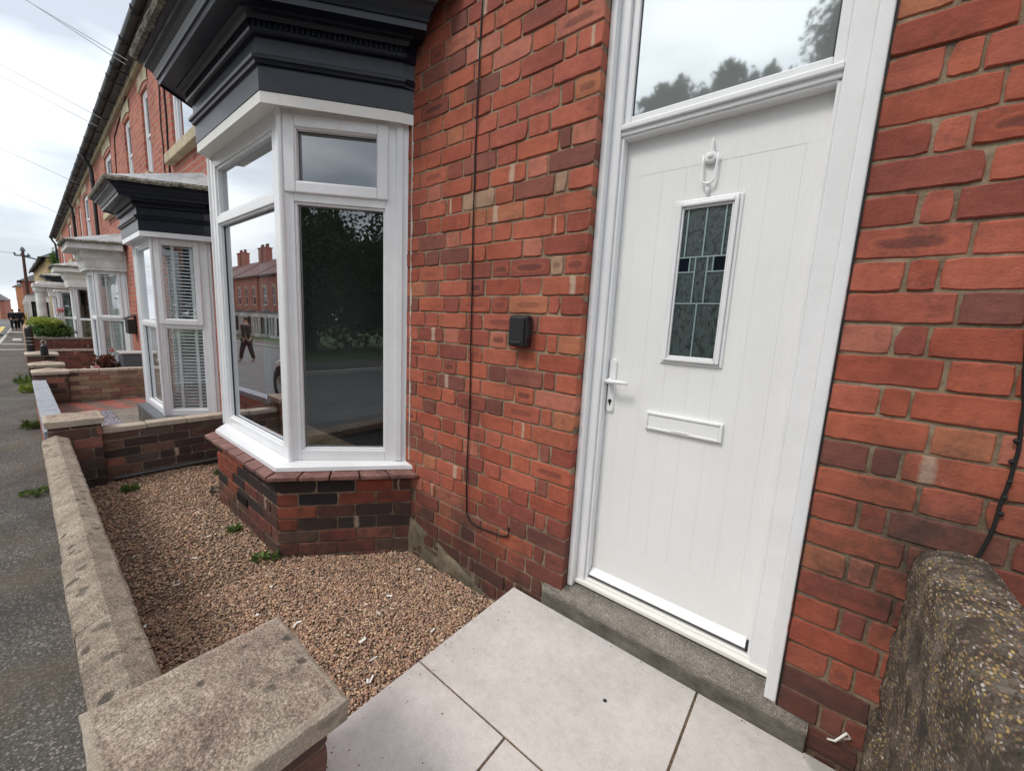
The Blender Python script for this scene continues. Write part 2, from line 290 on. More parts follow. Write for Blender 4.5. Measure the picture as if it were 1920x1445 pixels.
def glass(name, tint=(.93, .96, .95), ior=1.75, rough=0.0, bump=0, bscale=8):
    m = bpy.data.materials.new(name); m.use_nodes = True; t = m.node_tree; t.nodes.clear()
    o = t.nodes.new('ShaderNodeOutputMaterial'); g = t.nodes.new('ShaderNodeBsdfGlossy'); tr = t.nodes.new('ShaderNodeBsdfTransparent')
    x = t.nodes.new('ShaderNodeMixShader'); lw = t.nodes.new('ShaderNodeLayerWeight'); lw.inputs[0].default_value = .5
    f = t.nodes.new('ShaderNodeValToRGB'); e = f.color_ramp.elements; e.new(.4); e.new(.69)      # double glazing: several reflecting surfaces
    for q, (p_, c_) in zip(e, ((0, .19), (.35, .23), (.68, .60), (1, 1))): q.position = p_; q.color = (c_, c_, c_, 1)
    t.links.new(lw.outputs['Facing'], f.inputs[0])
    g.inputs['Roughness'].default_value = rough; g.inputs[0].default_value = (.95, .97, 1, 1); tr.inputs[0].default_value = (*tint, 1)
    t.links.new(f.outputs[0], x.inputs[0]); t.links.new(tr.outputs[0], x.inputs[1]); t.links.new(g.outputs[0], x.inputs[2]); t.links.new(x.outputs[0], o.inputs[0])
    if bump:
        tc = t.nodes.new('ShaderNodeTexCoord'); n = t.nodes.new('ShaderNodeTexNoise'); n.inputs['Scale'].default_value = bscale; b = t.nodes.new('ShaderNodeBump')
        b.inputs['Strength'].default_value = bump; b.inputs['Distance'].default_value = .002
        t.links.new(tc.outputs['Object'], n.inputs[0]); t.links.new(n.outputs[0], b.inputs['Height']); t.links.new(b.outputs[0], g.inputs['Normal'])
    return m
MAT['glassin'] = glass('side_window_glass', (.3, .33, .33), 2.35, 0, .03, 3)
MAT['glassclear'] = glass('clear_window_glass', (.92, .95, .95), 2.35, 0, .03, 3)
MAT['glass'] = glass('window_glass', (.64, .69, .69), 2.35, 0, .03, 3)
m = NM('fanlight_glass', (.60, .64, .65), .035, .5, .72); m.bump(m.noise(80, 2, .5), .04, .0002); MAT['fanglass'] = m.m
m = NM('obscure_glass', (.022, .034, .034), .12, .9)
n_ = m.noise(60, 5, .8, (1, 1, .45)); m.color(m.ramp(n_, [(.42, (.010, .016, .016)), (.52, (.05, .075, .07)), (.62, (.014, .022, .022)), (.7, (.12, .15, .15))]))
m.bump(n_, 1.0, .004); MAT['obglass'] = m.m
m = NM('dark_obscure_glass', (.006, .010, .016), .1, .8); MAT['dkglass'] = m.m
m = NM('lead_came', (.42, .55, .55), .35, .5, .6); MAT['came'] = m.m
m = NM('blind_slat', (.88, .89, .88), .5); MAT['blind'] = m.m
m = NM('car_white', (.72, .72, .72), .18, .6); m.b.inputs['Coat Weight'].default_value = .8; MAT['carwhite'] = m.m
m = NM('car_glass', (.015, .017, .02), .05, .8); MAT['carglass'] = m.m
m = NM('red_lens', (.35, .01, .01), .2, .5); MAT['redlens'] = m.m
m = NM('dark_cloth', (.012, .013, .018), .9); MAT['cloth'] = m.m
m = NM('denim', (.06, .10, .17), .9); MAT['denim'] = m.m
m = NM('skin', (.45, .27, .2), .6); MAT['skin'] = m.m
m = NM('hair', (.02, .014, .01), .7); MAT['hair'] = m.m
m = NM('wood_pole', (.09, .05, .035), .9); MAT['pole'] = m.m
m = NM('grey_plastic', (.10, .105, .115), .5); MAT['greyp'] = m.m
m = NM('sealant', (.6, .55, .48), .8); MAT['seal'] = m.m

# ------------------------------------------------------------------ mesh builder
XF = Matrix.Identity(4)
class MB:
    def __init__(s): s.v = []; s.f = []; s.c = []; s.k = []; s.uv = []
    def add(s, vs, fs, col=None, mk=0, uvs=None):
        o = len(s.v); s.v += [tuple(x) for x in vs]
        for i, f in enumerate(fs):
            s.f.append(tuple(o+j for j in f)); s.c.append(col or (1, 1, 1)); s.k.append(mk)
            s.uv.append(uvs[i] if uvs else None)
    def hexa(s, p, **k): s.add(p, [(0, 3, 2, 1), (4, 5, 6, 7), (0, 1, 5, 4), (1, 2, 6, 5), (2, 3, 7, 6), (3, 0, 4, 7)], **k)
    def box(s, x0, x1, y0, y1, z0, z1, **k):
        s.hexa([(x0, y0, z0), (x1, y0, z0), (x1, y1, z0), (x0, y1, z0), (x0, y0, z1), (x1, y0, z1), (x1, y1, z1), (x0, y1, z1)], **k)
    def obox(s, O, S_, N, s0, s1, n0, n1, z0, z1, **k):
        "box in a face frame: O plan origin, S_ along, N outward"
        P = lambda a, b, z: (O[0]+S_[0]*a+N[0]*b, O[1]+S_[1]*a+N[1]*b, z)
        s.hexa([P(s0, n1, z0), P(s1, n1, z0), P(s1, n0, z0), P(s0, n0, z0), P(s0, n1, z1), P(s1, n1, z1), P(s1, n0, z1), P(s0, n0, z1)], **k)
    def quad(s, *p, **k): s.add(p, [(0, 1, 2, 3)[:len(p)]], **k)
    def prism(s, pts, z0, z1, **k):
        n = len(pts); v = [(x, y, z0) for x, y in pts]+[(x, y, z1) for x, y in pts]
        s.add(v, [tuple(range(n-1, -1, -1)), tuple(range(n, 2*n))]+[(i, (i+1) % n, n+(i+1) % n, n+i) for i in range(n)], **k)
    def tube(s, pts, r, seg=8, cap=True, **k):
        pts = [Vector(p) for p in pts]; n = len(pts); rs = r if isinstance(r, (list, tuple)) else [r]*n
        v = []; prev = None
        for i, p in enumerate(pts):
            t = (pts[min(i+1, n-1)]-pts[max(i-1, 0)]).normalized()
            a = Vector((0, 0, 1)) if abs(t.z) < .9 else Vector((1, 0, 0))
            if prev is not None: a = prev
            x = (a-t*a.dot(t)).normalized(); prev = x; y = t.cross(x)
            for j in range(seg):
                w_ = 2*pi*j/seg; v.append(p+rs[i]*(cos(w_)*x+sin(w_)*y))
        f = [(i*seg+j, i*seg+(j+1) % seg, (i+1)*seg+(j+1) % seg, (i+1)*seg+j) for i in range(n-1) for j in range(seg)]
        if cap: f += [tuple(range(seg-1, -1, -1)), tuple(range((n-1)*seg, n*seg))]
        s.add(v, f, **k)
    def lathe(s, c, prof, seg=20, axis=(0, 0, 1), **k):
        ax = Vector(axis).normalized(); a = Vector((1, 0, 0)) if abs(ax.x) < .9 else Vector((0, 1, 0))
        x = (a-ax*a.dot(ax)).normalized(); y = ax.cross(x); c = Vector(c); v = []
        for r, h in prof:
            for j in range(seg): w_ = 2*pi*j/seg; v.append(c+ax*h+r*(cos(w_)*x+sin(w_)*y))
        n = len(prof)
        f = [(i*seg+j, i*seg+(j+1) % seg, (i+1)*seg+(j+1) % seg, (i+1)*seg+j) for i in range(n-1) for j in range(seg)]
        f += [tuple(range(seg-1, -1, -1)), tuple(range((n-1)*seg, n*seg))]
        s.add(v, f, **k)
    def frame(s, O, S_, N, s0, s1, z0, z1, w_, n0, n1):
        s.obox(O, S_, N, s0, s0+w_, n0, n1, z0, z1); s.obox(O, S_, N, s1-w_, s1, n0, n1, z0, z1)
        s.obox(O, S_, N, s0+w_, s1-w_, n0, n1, z0, z0+w_); s.obox(O, S_, N, s0+w_, s1-w_, n0, n1, z1-w_, z1)
    def build(s, name, mat, parent=None, bevel=0, smooth=False, colors=False, seg=2):
        me = bpy.data.meshes.new(name)
        me.from_pydata([XF @ Vector(v) for v in s.v], [], s.f); me.update()
        if colors:
            ca = me.color_attributes.new('Col', 'FLOAT_COLOR', 'CORNER'); mk = me.attributes.new('mk', 'FLOAT', 'FACE'); uvl = me.uv_layers.new(name='UV')
            cd = []; ud = []
            for f, c, u in zip(s.f, s.c, s.uv):
                for j in range(len(f)):
                    cd += [c[0], c[1], c[2], 1]; ud += list(u[j]) if u else [.0, .0]
            ca.data.foreach_set('color', cd); mk.data.foreach_set('value', s.k); uvl.data.foreach_set('uv', ud)
        me.materials.append(MAT[mat] if isinstance(mat, str) else mat)
        if smooth:
            for p in me.polygons: p.use_smooth = True
        o = bpy.data.objects.new(name, me); COL.objects.link(o)
        if bevel:
            b = o.modifiers.new('bevel', 'BEVEL'); b.width = bevel; b.segments = seg; b.limit_method = 'ANGLE'; b.angle_limit = radians(40)
            b.harden_normals = False
        if parent is not None: adopt(o, parent)
        return o
def adopt(o, p):
    o.parent = p; M = Matrix.Identity(4); q = p
    while q is not None:
        M = M @ Matrix.Translation(q.location) if q.type == 'EMPTY' else M; q = q.parent
    o.matrix_parent_inverse = M.inverted() if p.type == 'EMPTY' else Matrix.Identity(4)
def tag(o, label, cat, group=None, kind=None):
    if label: o['label'] = label
    if cat: o['category'] = cat
    if group: o['group'] = group
    if kind: o['kind'] = kind
    return o
def thing(name, label, cat, loc=(0, 0, 0), group=None):
    o = bpy.data.objects.new(name, None); COL.objects.link(o); o.empty_display_size = .1
    o.location = (XF @ Vector(loc)); return tag(o, label, cat, group)
def structure(name, mb, mat, **k):
    o = mb.build(name, mat, **k); o['kind'] = 'structure'; return o
def copy_tree(o, parent=None):
    c = o.copy(); COL.objects.link(c); c.parent = parent
    for ch in list(o.children): copy_tree(ch, c)
    return c
rnd = random.random
def U_(a, b): return a+(b-a)*rnd()
def G(x): return 0 if x > -4.66 else -.0172*(-4.66-x)

# ------------------------------------------------------------------ brickwork
RED = [(.46, .12, .066), (.42, .105, .058), (.45, .125, .07), (.38, .09, .052), (.47, .125, .075), (.42, .11, .07), (.33, .082, .054), (.48, .16, .105), (.46, .12, .064), (.30, .08, .056)]
def red_col(z, x=0, low=.5):
    c = random.choice(RED); q = rnd()
    if q < (.11 if x else .045): c = random.choice([(.27, .088, .062), (.21, .072, .056), (.30, .10, .072), (.23, .08, .06)])
    elif q < (.14 if x else .06): c = (.47, .165, .085)
    elif q < (.15 if x else .0): c = (.44, .27, .18)
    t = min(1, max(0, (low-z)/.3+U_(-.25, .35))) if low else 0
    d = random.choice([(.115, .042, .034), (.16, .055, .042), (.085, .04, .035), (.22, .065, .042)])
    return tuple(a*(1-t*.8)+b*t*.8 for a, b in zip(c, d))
CS = .0876
def bricks(mb, O, S_, N, length, z0, z1, colf, bond='flemish', course=CS, phase=0, clip=None, zref=None, L=.2255, H=.1135, jt=.0080, chip=1.0):
    """lay bricks along S_ from O, faces on the plane n=0; first brick starts at s=0 in every course"""
    k0 = 0; z = z0; row = 0
    while z < z1-.01:
        h = min(course, z1-z)
        r = row+phase
        if bond == 'flemish':
            seq = [L, H] if r % 2 == 0 else [H, .057]
            rest = [L, H] if r % 2 == 0 else [L, H]
        elif bond == 'header': seq = [H]; rest = [H]
        else:
            seq = [L if r % 2 == 0 else H]; rest = [L]
        s = 0; i = 0
        while s < length-.015:
            w_ = seq[i] if i < len(seq) else rest[(i-len(seq)) % len(rest)]
            i += 1
            w_ = w_+U_(-.004, .004); e_ = min(s+w_, length)
            if not clip or not clip((s+e_)/2, z+h/2):
                one_brick(mb, O, S_, N, s, e_, z+jt*.5, z+h-jt*.5, colf(z, s))
            s = e_+jt
        z += course; row += 1
DEP = .03
def one_brick(mb, O, S_, N, s0, s1, z0, z1, col):
    if s1-s0 < .012: return
    j = lambda a=.0018: U_(-a, a)
    e_ = U_(-.002, .0025); b = .0028; dz = j(.002)
    P = lambda a, n, z: (O[0]+S_[0]*a+N[0]*n, O[1]+S_[1]*a+N[1]*n, z)
    a0, a1 = s0+j(), s1+j(); t = [j(.0012) for _ in range(4)]
    nseg = 7 if s1-s0 > .15 else 4
    # outline with a few wobbling points, then a chamfered rim and the flat face
    out = []
    for q in range(nseg): out.append((a0+(a1-a0)*q/nseg, z0+dz+j(.0012)))
    for q in range(2): out.append((a1+j(.0018), z0+dz+(z1-z0)*q/2+j(.001)))
    for q in range(nseg): out.append((a1-(a1-a0)*q/nseg, z1+dz+j(.0012)))
    for q in range(2): out.append((a0+j(.0018), z1+dz-(z1-z0)*q/2+j(.001)))
    n = len(out); ca, cz = (a0+a1)/2, (z0+z1)/2+dz
    def ins(p, w_):
        return (p[0]+(w_ if p[0] < ca else -w_) if abs(p[0]-ca) > (a1-a0)*.48 else p[0], p[1]+(w_ if p[1] < cz else -w_) if abs(p[1]-cz) > (z1-z0)*.42 else p[1])
    cor = {0, nseg, nseg+2, 2*nseg+2}
    o1 = [(ca+(p[0]-ca)*(1-.0035/(a1-a0)), cz+(p[1]-cz)*(1-.0045/(z1-z0))) if i in cor else p for i, p in enumerate(out)]
    chip = {i: U_(.004, .013) for i in cor if rnd() < .10}
    o1 = [((ca+(p[0]-ca)*(1-chip[i]/(a1-a0)*1.3), cz+(p[1]-cz)*(1-chip[i]/(z1-z0))) if i in chip else p) for i, p in enumerate(o1)]
    i1 = [ins(p, b*(1.35 if i in cor else U_(.6, 1.9))) for i, p in enumerate(o1)]
    tl = [j(.0012), j(.0012)]
    v = [P(p[0], -DEP, p[1]) for p in o1]+[P(p[0], e_-.0035, p[1]) for p in o1]
    v += [P(p[0], e_+tl[0]*(p[0]-ca)/(a1-a0)*2+tl[1]*(p[1]-cz)/(z1-z0)*2, p[1]) for p in i1]
    uvq = lambda p: ((p[0]-a0)/(a1-a0), (p[1]-z0)/(z1-z0))
    fs = []; uvs = []
    for q in range(n):
        w_ = (q+1) % n
        fs.append((q, w_, n+w_, n+q)); uvs.append([uvq(out[q]), uvq(out[w_]), uvq(out[w_]), uvq(out[q])])
        fs.append((n+q, n+w_, 2*n+w_, 2*n+q)); uvs.append([uvq(out[q]), uvq(out[w_]), uvq(i1[w_]), uvq(i1[q])])
    fs.append(tuple(range(2*n, 3*n))); uvs.append([uvq(p) for p in i1])
    mb.add(v, fs, col=col, mk=(-U_(.2, .95) if rnd() < (.10 if O[0] < -.5 and z0 < 2 else .02) else U_(.4, 1) if rnd() < (.2 if O[0] < -.5 and 1.0 < z0 < 1.9 else .07) else 0), uvs=uvs)

# wall made of a grid with rectangular openings (front faces + reveals)
def wall_grid(mb, x0, x1, z0, ztop, holes, y=0, reveal=.08):
    xs = sorted({x0, x1, *[h[0] for h in holes], *[h[1] for h in holes]})
    zmax = max(ztop(x0), ztop(x1)); zs = sorted({z0, *[h[2] for h in holes], *[h[3] for h in holes]})
    for i in range(len(xs)-1):
        for k in range(len(zs)):
            a, b = xs[i], xs[i+1]; c = zs[k]; top = k == len(zs)-1
            mx_, mz = (a+b)/2, (c+(zmax if top else zs[k+1]))/2
            if not top and any(h[0] < mx_ < h[1] and h[2] < mz < h[3] for h in holes): continue
            d1, d2 = (ztop(a), ztop(b)) if top else (zs[k+1], zs[k+1])
            mb.quad((a, y, c), (b, y, c), (b, y, d2), (a, y, d1))
    for h in holes:
        a, b, c, d_ = h; r_ = y+reveal
        mb.quad((a, y, c), (a, r_, c), (b, r_, c), (b, y, c)); mb.quad((a, y, d_), (b, y, d_), (b, r_, d_), (a, r_, d_))
        mb.quad((a, y, c), (a, y, d_), (a, r_, d_), (a, r_, c)); mb.quad((b, y, c), (b, r_, c), (b, r_, d_), (b, y, d_))
SX, NY = (1, 0), (0, -1)
def sash_window(house, x0, x1, z0, z1, y=.03, lintel=None, sill=None, mid=True):
    f = MB(); O = (x0, y); f.frame(O, SX, NY, 0, x1-x0, z0, z1, .055, -.05, .0)
    zm = (z0+z1)/2
    f.frame(O, SX, NY, .055, x1-x0-.055, zm-.02, z1-.055, .035, -.03, -.008)
    f.frame(O, SX, NY, .055, x1-x0-.055, z0+.055, zm+.02, .04, -.045, -.022)
    w_ = f.build('window', 'upvc', house, bevel=.004)
    g = MB(); g.quad((x0+.05, y+.035, z0+.05), (x1-.05, y+.035, z0+.05), (x1-.05, y+.035, z1-.05), (x0+.05, y+.035, z1-.05)); g.build('window_pane', 'glass', w_)
    d_ = MB(); d_.box(x0, x1, y+.25, y+.3, z0, z1); d_.build('room_backing', 'dark', w_)
    if sill: s_ = MB(); s_.box(x0-.1, x1+.1, -.09, .07, z0-.13, z0-.002); s_.build('window_sill', sill, w_, bevel=.01)
    if lintel:
        l_ = MB(); n = 6; pts = []
        for i in range(n+1):
            t = i/n; pts.append((x0-.1+(x1-x0+.2)*t, z1+.02+.10*sin(pi*t)*.6))
        v = [(a, -.012, b) for a, b in pts]+[(a, -.012, z1+.24) for a, b in pts]
        l_.add(v+[(p[0], .06, p[2]) for p in v], [(i, i+1, n+2+i, n+1+i) for i in range(n)]+[(2*n+2+i, 2*n+3+i, i+1, i)[::1] for i in range(n)]+[(n+1+i, n+2+i, 3*n+4+i, 3*n+3+i) for i in range(n)])
        l_.build('window_lintel', lintel, w_)
    return w_

# ------------------------------------------------------------------ bay window
class Bay:
    def __init__(s, xr, xl, D, th, pk=1):
        s.xr, s.xl, s.D, s.th = xr, xl, D, radians(th); s.t = tan(s.th/2); s.ps = 1; s.pk = pk; s.sn, s.cs = sin(s.th), cos(s.th)
    def plan(s, p, yend=0.0):
        w_ = s.xr+(s.D+yend)/tan(s.th)+p/s.sn      # yend<0 : stops short of the wall
        w2 = s.xl-(s.D+yend)/tan(s.th)-p/s.sn
        return [(w2, yend), (s.xl-p*s.t, -(s.D+p)), (s.xr+p*s.t, -(s.D+p)), (w_, yend)]
    def sweep(s, mb, prof, yend=-.065, close=True):
        rows = []
        for p, z in prof:
            if s.pk != 1 and p > .03: p = .03+(p-.03)*s.pk
            pl = s.plan(p, yend); k = max(0, p-.03)*.45
            q = max(0, p); pl = [(pl[0][0]-.035*s.ps+.9*q, 0.0)]+pl+[(pl[3][0]+.035*s.ps-.9*q, 0.0)]
            rows.append([(x, y, z) for x, y in pl])
        n = len(rows[0]); o = [v for r in rows for v in r]
        mb.add(o, [(i*n+j, i*n+j+1, (i+1)*n+j+1, (i+1)*n+j) for i in range(len(rows)-1) for j in range(n-1)])
def unit(a, b):
    L = math.hypot(b[0]-a[0], b[1]-a[1]); return ((b[0]-a[0])/L, (b[1]-a[1])/L), L

def bay_window(house, B, zb, zf, corn='black', base='brick', fas='cream', style='full', blinds=False, sill_mat='upvc', zg=-.1, near=False, split=.79, hk=1.0):
    # --- frame planes
    fr = B.plan(-.10)
    if near: fr = [(-4.16, 0.0), (-3.77, -.515), (-2.52, -.515), (-2.018, 0.0)]
    bw = None; top = zf+.03
    F = MB(); GL = []
    for i in (0, 1, 2):
        A, Bq = fr[i], fr[i+1]; S_, L = unit(A, Bq); N = (S_[1], -S_[0])
        if i == 2: A, S_, N = A, S_, N
        # s runs left->right seen from the street; make s for right cant start at the corner
        e0 = .06 if i != 1 else .095
        lo = .07; zt = zb+(top-zb)*split
        sL, sR = (e0, L-.10) if i == 1 else ((.07, L-.135) if i == 2 else (.135, L-.07))
        # posts / rails
        F.obox(A, S_, N, 0, sL, -.07, 0, zb, top); F.obox(A, S_, N, sR, L, -.07, 0, zb, top)
        F.obox(A, S_, N, sL, sR, -.07, 0, zb, zb+lo); F.obox(A, S_, N, sL, sR, -.07, 0, top-.085, top)
        F.obox(A, S_, N, sL, sR, -.07, 0, zt-.055, zt-.0)
        if i != 1:   # glazing bead grooves and the extra mullion strip by the wall
            q = L-.10 if i == 2 else .0
            F.obox(A, S_, N, q+.03, q+.07, 0, .012, zb+.005, top-.005)
        # glazing beads
        F.frame(A, S_, N, sL-.001, sR+.001, zb+lo-.001, zt-.054, .014, -.055, -.012)
        GL.append((A, S_, N, sL, sR, zb+lo, zt-.055, i, 'low'))
        if i != 1:
            GL.append((A, S_, N, sL, sR, zt, top-.085, i, 'top'))
        else:
            F.frame(A, S_, N, sL-.001, sR+.001, zt-.001, top-.084, .02, -.055, -.012)
            GL.append((A, S_, N, sL, sR, zt, top-.085, i, 'top'))
    # corner posts
    for c in (1, 2):
        x, y = fr[c]; sg = 1 if c == 2 else -1
        F.prism([(x-sg*.05, y-.004), (x+sg*.004, y-.006), (x+sg*.035, y+.035), (x-sg*.0, y+.07), (x-sg*.05, y+.07)][::sg], zb, top)
        F.tube([(x+sg*.012, y-.001, zb), (x+sg*.012, y-.001, top)], .016, 10, False)
    bw = F.build('bay_window', 'upvc', house, bevel=.004)
    for A, S_, N, a, b, c, d_, i, kind in GL:
        g = MB(); P = lambda s_, n_, z: (A[0]+S_[0]*s_+N[0]*n_, A[1]+S_[1]*s_+N[1]*n_, z)
        g.quad(P(a, -.04, c), P(b, -.04, c), P(b, -.04, d_), P(a, -.04, d_)); g.build('window_pane', 'glassclear' if blinds else 'glassin' if i == 0 else 'glass', bw)
        gk = MB(); w_ = .006; gk.frame(A, S_, N, a+.008, b-.008, c+.008, d_-.008, w_, -.041, -.034); gk.build('glazing_gasket', 'plastic', bw)
        if kind == 'top' and i != 1 and (near or i == 2 and blinds):     # top hung casement, proud of the frame
            cs = MB(); cs.frame(A, S_, N, a-.045, b+.02, c-.01+.0, d_+.055, .062, -.03, .018); cs.frame(A, S_, N, a+.01, b-.035, c+.045, d_-.0, .014, -.036, .006)
            cs.build('casement', 'upvc', bw, bevel=.007)
        if blinds and i != 0:
            bl = MB(); z = c+.01
            while z < d_-.01:
                bl.add([P(a-.03, -.05, z), P(b+.03, -.05, z), P(b+.03, -.09, z+.019), P(a-.03, -.09, z+.019)], [(0, 1, 2, 3)]); z += .040
            for q in (.24, .72):
                bl.quad(P(a+(b-a)*q, -.048, c), P(a+(b-a)*q+.035, -.048, c), P(a+(b-a)*q+.035, -.048, d_), P(a+(b-a)*q, -.048, d_))
            bl.build('blind', 'blind', bw)
    # --- sill
    s_ = MB(); n0 = B.plan(-.10); n1 = B.plan(.0, -.03)
    s_.add([], [])
    rows = [[(x, y, zb+.001) for x, y in ([fr[0], fr[1], fr[2], fr[3]])], [(x, y, zb-.012) for x, y in n1], [(x, y, zb-.036) for x, y in B.plan(.002, -.03)]]
    rows = [[(r[0][0], 0.0, r[0][2])]+r+[(r[3][0]+(.035 if k else 0), 0.0, r[3][2])] for k, r in enumerate(rows)]
    rows.append([(x, y+.04 if y < 0 else y, zb-.036) for x, y, z in rows[-1]])
    n = 6; s_.add([v for r in rows for v in r], [(i*n+j, i*n+j+1, (i+1)*n+j+1, (i+1)*n+j)[::-1] for i in range(3) for j in range(5)])
    s_.build('bay_sill', sill_mat, bw, bevel=.003)
    # --- tile course under the sill
    if near:
        t_ = MB(); pl0 = B.plan(-.02); pl1 = B.plan(.066)
        for i in (0, 1, 2):
            A, Bq = pl1[i], pl1[i+1]; A0, B0 = pl0[i], pl0[i+1]; L = math.dist(A, Bq); nn = max(2, round(L/.165))
            if i != 1: nn = max(nn, 4)
            for k in range(nn):
                a, b = k/nn, (k+1)/nn-.012
                q = lambda P0, P1, t: (P0[0]+(P1[0]-P0[0])*t, P0[1]+(P1[1]-P0[1])*t)
                o1, o2, i1, i2 = q(A, Bq, a), q(A, Bq, b), q(A0, B0, a), q(A0, B0, b); dz = U_(-.003, .003)
                t_.hexa([(*o1, zb-.075+dz), (*o2, zb-.075+dz), (*i2, zb-.06+dz), (*i1, zb-.06+dz), (*o1, zb-.05+dz), (*o2, zb-.05+dz), (*i2, zb-.037+dz), (*i1, zb-.037+dz)])
        t_.build('sill_tiles', 'tile', house, bevel=.004)
        t_ = MB(); t_.prism([(x, y) for x, y in B.plan(-.012)], zb-.11, zb-.04); t_.build('tile_bedding', 'mortar', house)
    # --- brick base
    b_ = MB(); pl = B.plan(0)
    if near:
        for i in (0, 1, 2):
            A, Bq = pl[i], pl[i+1]; S_, L = unit(A, Bq); N = (S_[1], -S_[0])
            bricks(b_, A if i != 2 else A, S_, N, L-.004, zg-.02, zb-.075, bay_col, 'stretcher', .0826, phase=i)
        b_.build('bay_base', 'brick', house, colors=True)
        c_ = MB(); c_.prism(B.plan(-.007), zg-.1, zb-.08); c_.build('bay_base_mortar', 'mortar', house)
    else:
        b_.prism(pl, zg-.2, zb-.03); b_.build('bay_base', base, house)
    # --- fascia + entablature + cornice
    f_ = MB()
    B.sweep(f_, [(-.11, zf+.028), (-.015, zf+.022), (0, zf), (0, zf+.058), (-.03, zf+.06)]); f_.build('bay_fascia', fas, house, bevel=.002)
    e_ = MB(); z = zf
    if style == 'full':
        prof = [(-.012, z+.05), (.003, z+.06), (.003, z+.178), (.018, z+.182), (.022, z+.195), (.034, z+.2), (.036, z+.215), (.024, z+.222), (.009, z+.232),
                (.009, z+.31), (.03, z+.312), (.040, z+.318), (.044, z+.33), (.044, z+.333), (.026, z+.335), (.026, z+.365), (.05, z+.367), (.055, z+.372), (.062, z+.385), (.085, z+.39),
                (.088, z+.398), (.16, z+.398), (.163, z+.385), (.17, z+.385), (.172, z+.415), (.182, z+.418), (.186, z+.43), (.195, z+.45), (.215, z+.47), (.234, z+.48), (.238, z+.50), (.262, z+.503), (.262, z+.53)]
    else:
        prof = [(-.012, z+.05), (.01, z+.06), (.01, z+.2), (.022, z+.205), (.026, z+.235), (.045, z+.24), (.048, z+.36), (.06, z+.37), (.075, z+.40), (.22, z+.41), (.222, z+.395), (.235, z+.395), (.238, z+.53)]
    if hk != 1: prof = [(p, zf+.05+(zz-zf-.05)*hk) for p, zz in prof]
    B.sweep(e_, prof); en = e_.build('bay_cornice', corn, house)
    if style == 'full' and hk == 1:
        prof = None; d_ = MB(); pl = B.plan(.026, -.065)
        for i in (0, 1, 2):
            A, Bq = pl[i], pl[i+1]; S_, L = unit(A, Bq); N = (S_[1], -S_[0]); k = int(L/.026)
            for q in range(k): d_.obox(A, S_, N, q*L/k+.004, q*L/k+.017, -.002, .018, z+.337, z+.364)
        d_.build('dentils', corn, en)
    zt = z+.05+.485*hk
    # --- lead roof
    r_ = MB(); pa = B.plan(.285*B.pk, -.0); pb = B.plan(.0, 0); ap = [(B.xl-.25, 0.0, zt+.27), (B.xr+.25, 0.0, zt+.27)]
    ed = [(*p, zt+.022) for p in pa]
    r_.add(ed+ap, [(0, 1, 4), (1, 2, 5, 4), (2, 3, 5)]); r_.build('bay_roof', 'lead', house)
    l_ = MB(); rows = []
    for (p, zz) in ((.255, zt-.02), (.29, zt-.022), (.302, zt+.0), (.295, zt+.022), (.24, zt+.035)):
        pl = B.plan(p*B.pk, 0); pts = []
        for i in range(3):
            n_ = 40
            for k in range(n_+(i == 2)):
                t = k/n_; x = pl[i][0]+(pl[i+1][0]-pl[i][0])*t; y = pl[i][1]+(pl[i+1][1]-pl[i][1])*t
                w_ = noise.noise(Vector((x*9, y*9, zz*3)))*.014
                pts.append((x, min(y+w_*.6, 0), zz+w_))
        rows.append(pts)
    n = len(rows[0]); l_.add([v for r in rows for v in r], [(i*n+j, i*n+j+1, (i+1)*n+j+1, (i+1)*n+j) for i in range(len(rows)-1) for j in range(n-1)])
    l_.build('roof_edge', 'leadedge', house)
    return bw
def bay_col(z, s):
    q = rnd()
    if z < .12: return random.choice([(.30, .075, .05), (.24, .07, .05), (.35, .12, .08), (.20, .11, .08)])
    if q < .46: return random.choice([(.035, .027, .028), (.05, .03, .028), (.028, .024, .027)])
    if q < .60: return (.13, .05, .04)
    return random.choice([(.36, .075, .04), (.30, .07, .045), (.40, .10, .05)])

HP1, HP2 = 0, 1
WE = [(-99.389, -14.0, 50.481), (-100.8, -14.0, 52.763), (-91.47, -14.0, 37.668), (-90.292, -14.0, 35.762), (-83.995, -14.0, 25.575), (-81.388, -14.0, 21.356)]
# ================================================================== GROUND
def strip(name, pts_l, pts_r, mat, dz=0, sub=1, kind='structure'):
    mb = MB(); L = len(pts_l); mb.add([(*p[:2], p[2]+dz) for p in pts_l]+[(*p[:2], p[2]+dz) for p in pts_r], [(i, i+1, L+i+1, L+i) for i in range(L-1)])
    o = mb.build(name, mat); o['kind'] = kind; return o
XS = [60, 20, 4, 1, 0, -1.5, -3, -4.66, -8, -12, -16, -22, -30, -40, -55, -75, -110, -160, -240, -400]
def far_y(x): return 0 if x > -30 else (-30-x)*.012      # the street bends very slightly
PZ = -.06
strip('pavement', [(x, -1.44+far_y(x), G(x)+PZ) for x in XS], [(x, -2.14+far_y(x)*.6, G(x)+PZ) for x in XS], 'asphalt')
kb = MB()
for i in range(len(XS)-1):
    a, b = XS[i], XS[i+1]; ya, yb = -2.14+far_y(a)*.6, -2.14+far_y(b)*.6; za, zb_ = G(a)+PZ, G(b)+PZ
    kb.hexa([(a, ya-.12, za-.12), (b, yb-.12, zb_-.12), (b, yb, zb_-.12), (a, ya, za-.12), (a, ya-.12, za+.004), (b, yb-.12, zb_+.004), (b, yb, zb_+.006), (a, ya, za+.006)])
structure('kerb', kb, 'conc', bevel=.01)
strip('road', [(x, -2.2+far_y(x)*.6, G(x)+PZ-.11) for x in XS], [(x, -9.2+far_y(x)*.3, G(x)+PZ-.11) for x in XS], 'road')
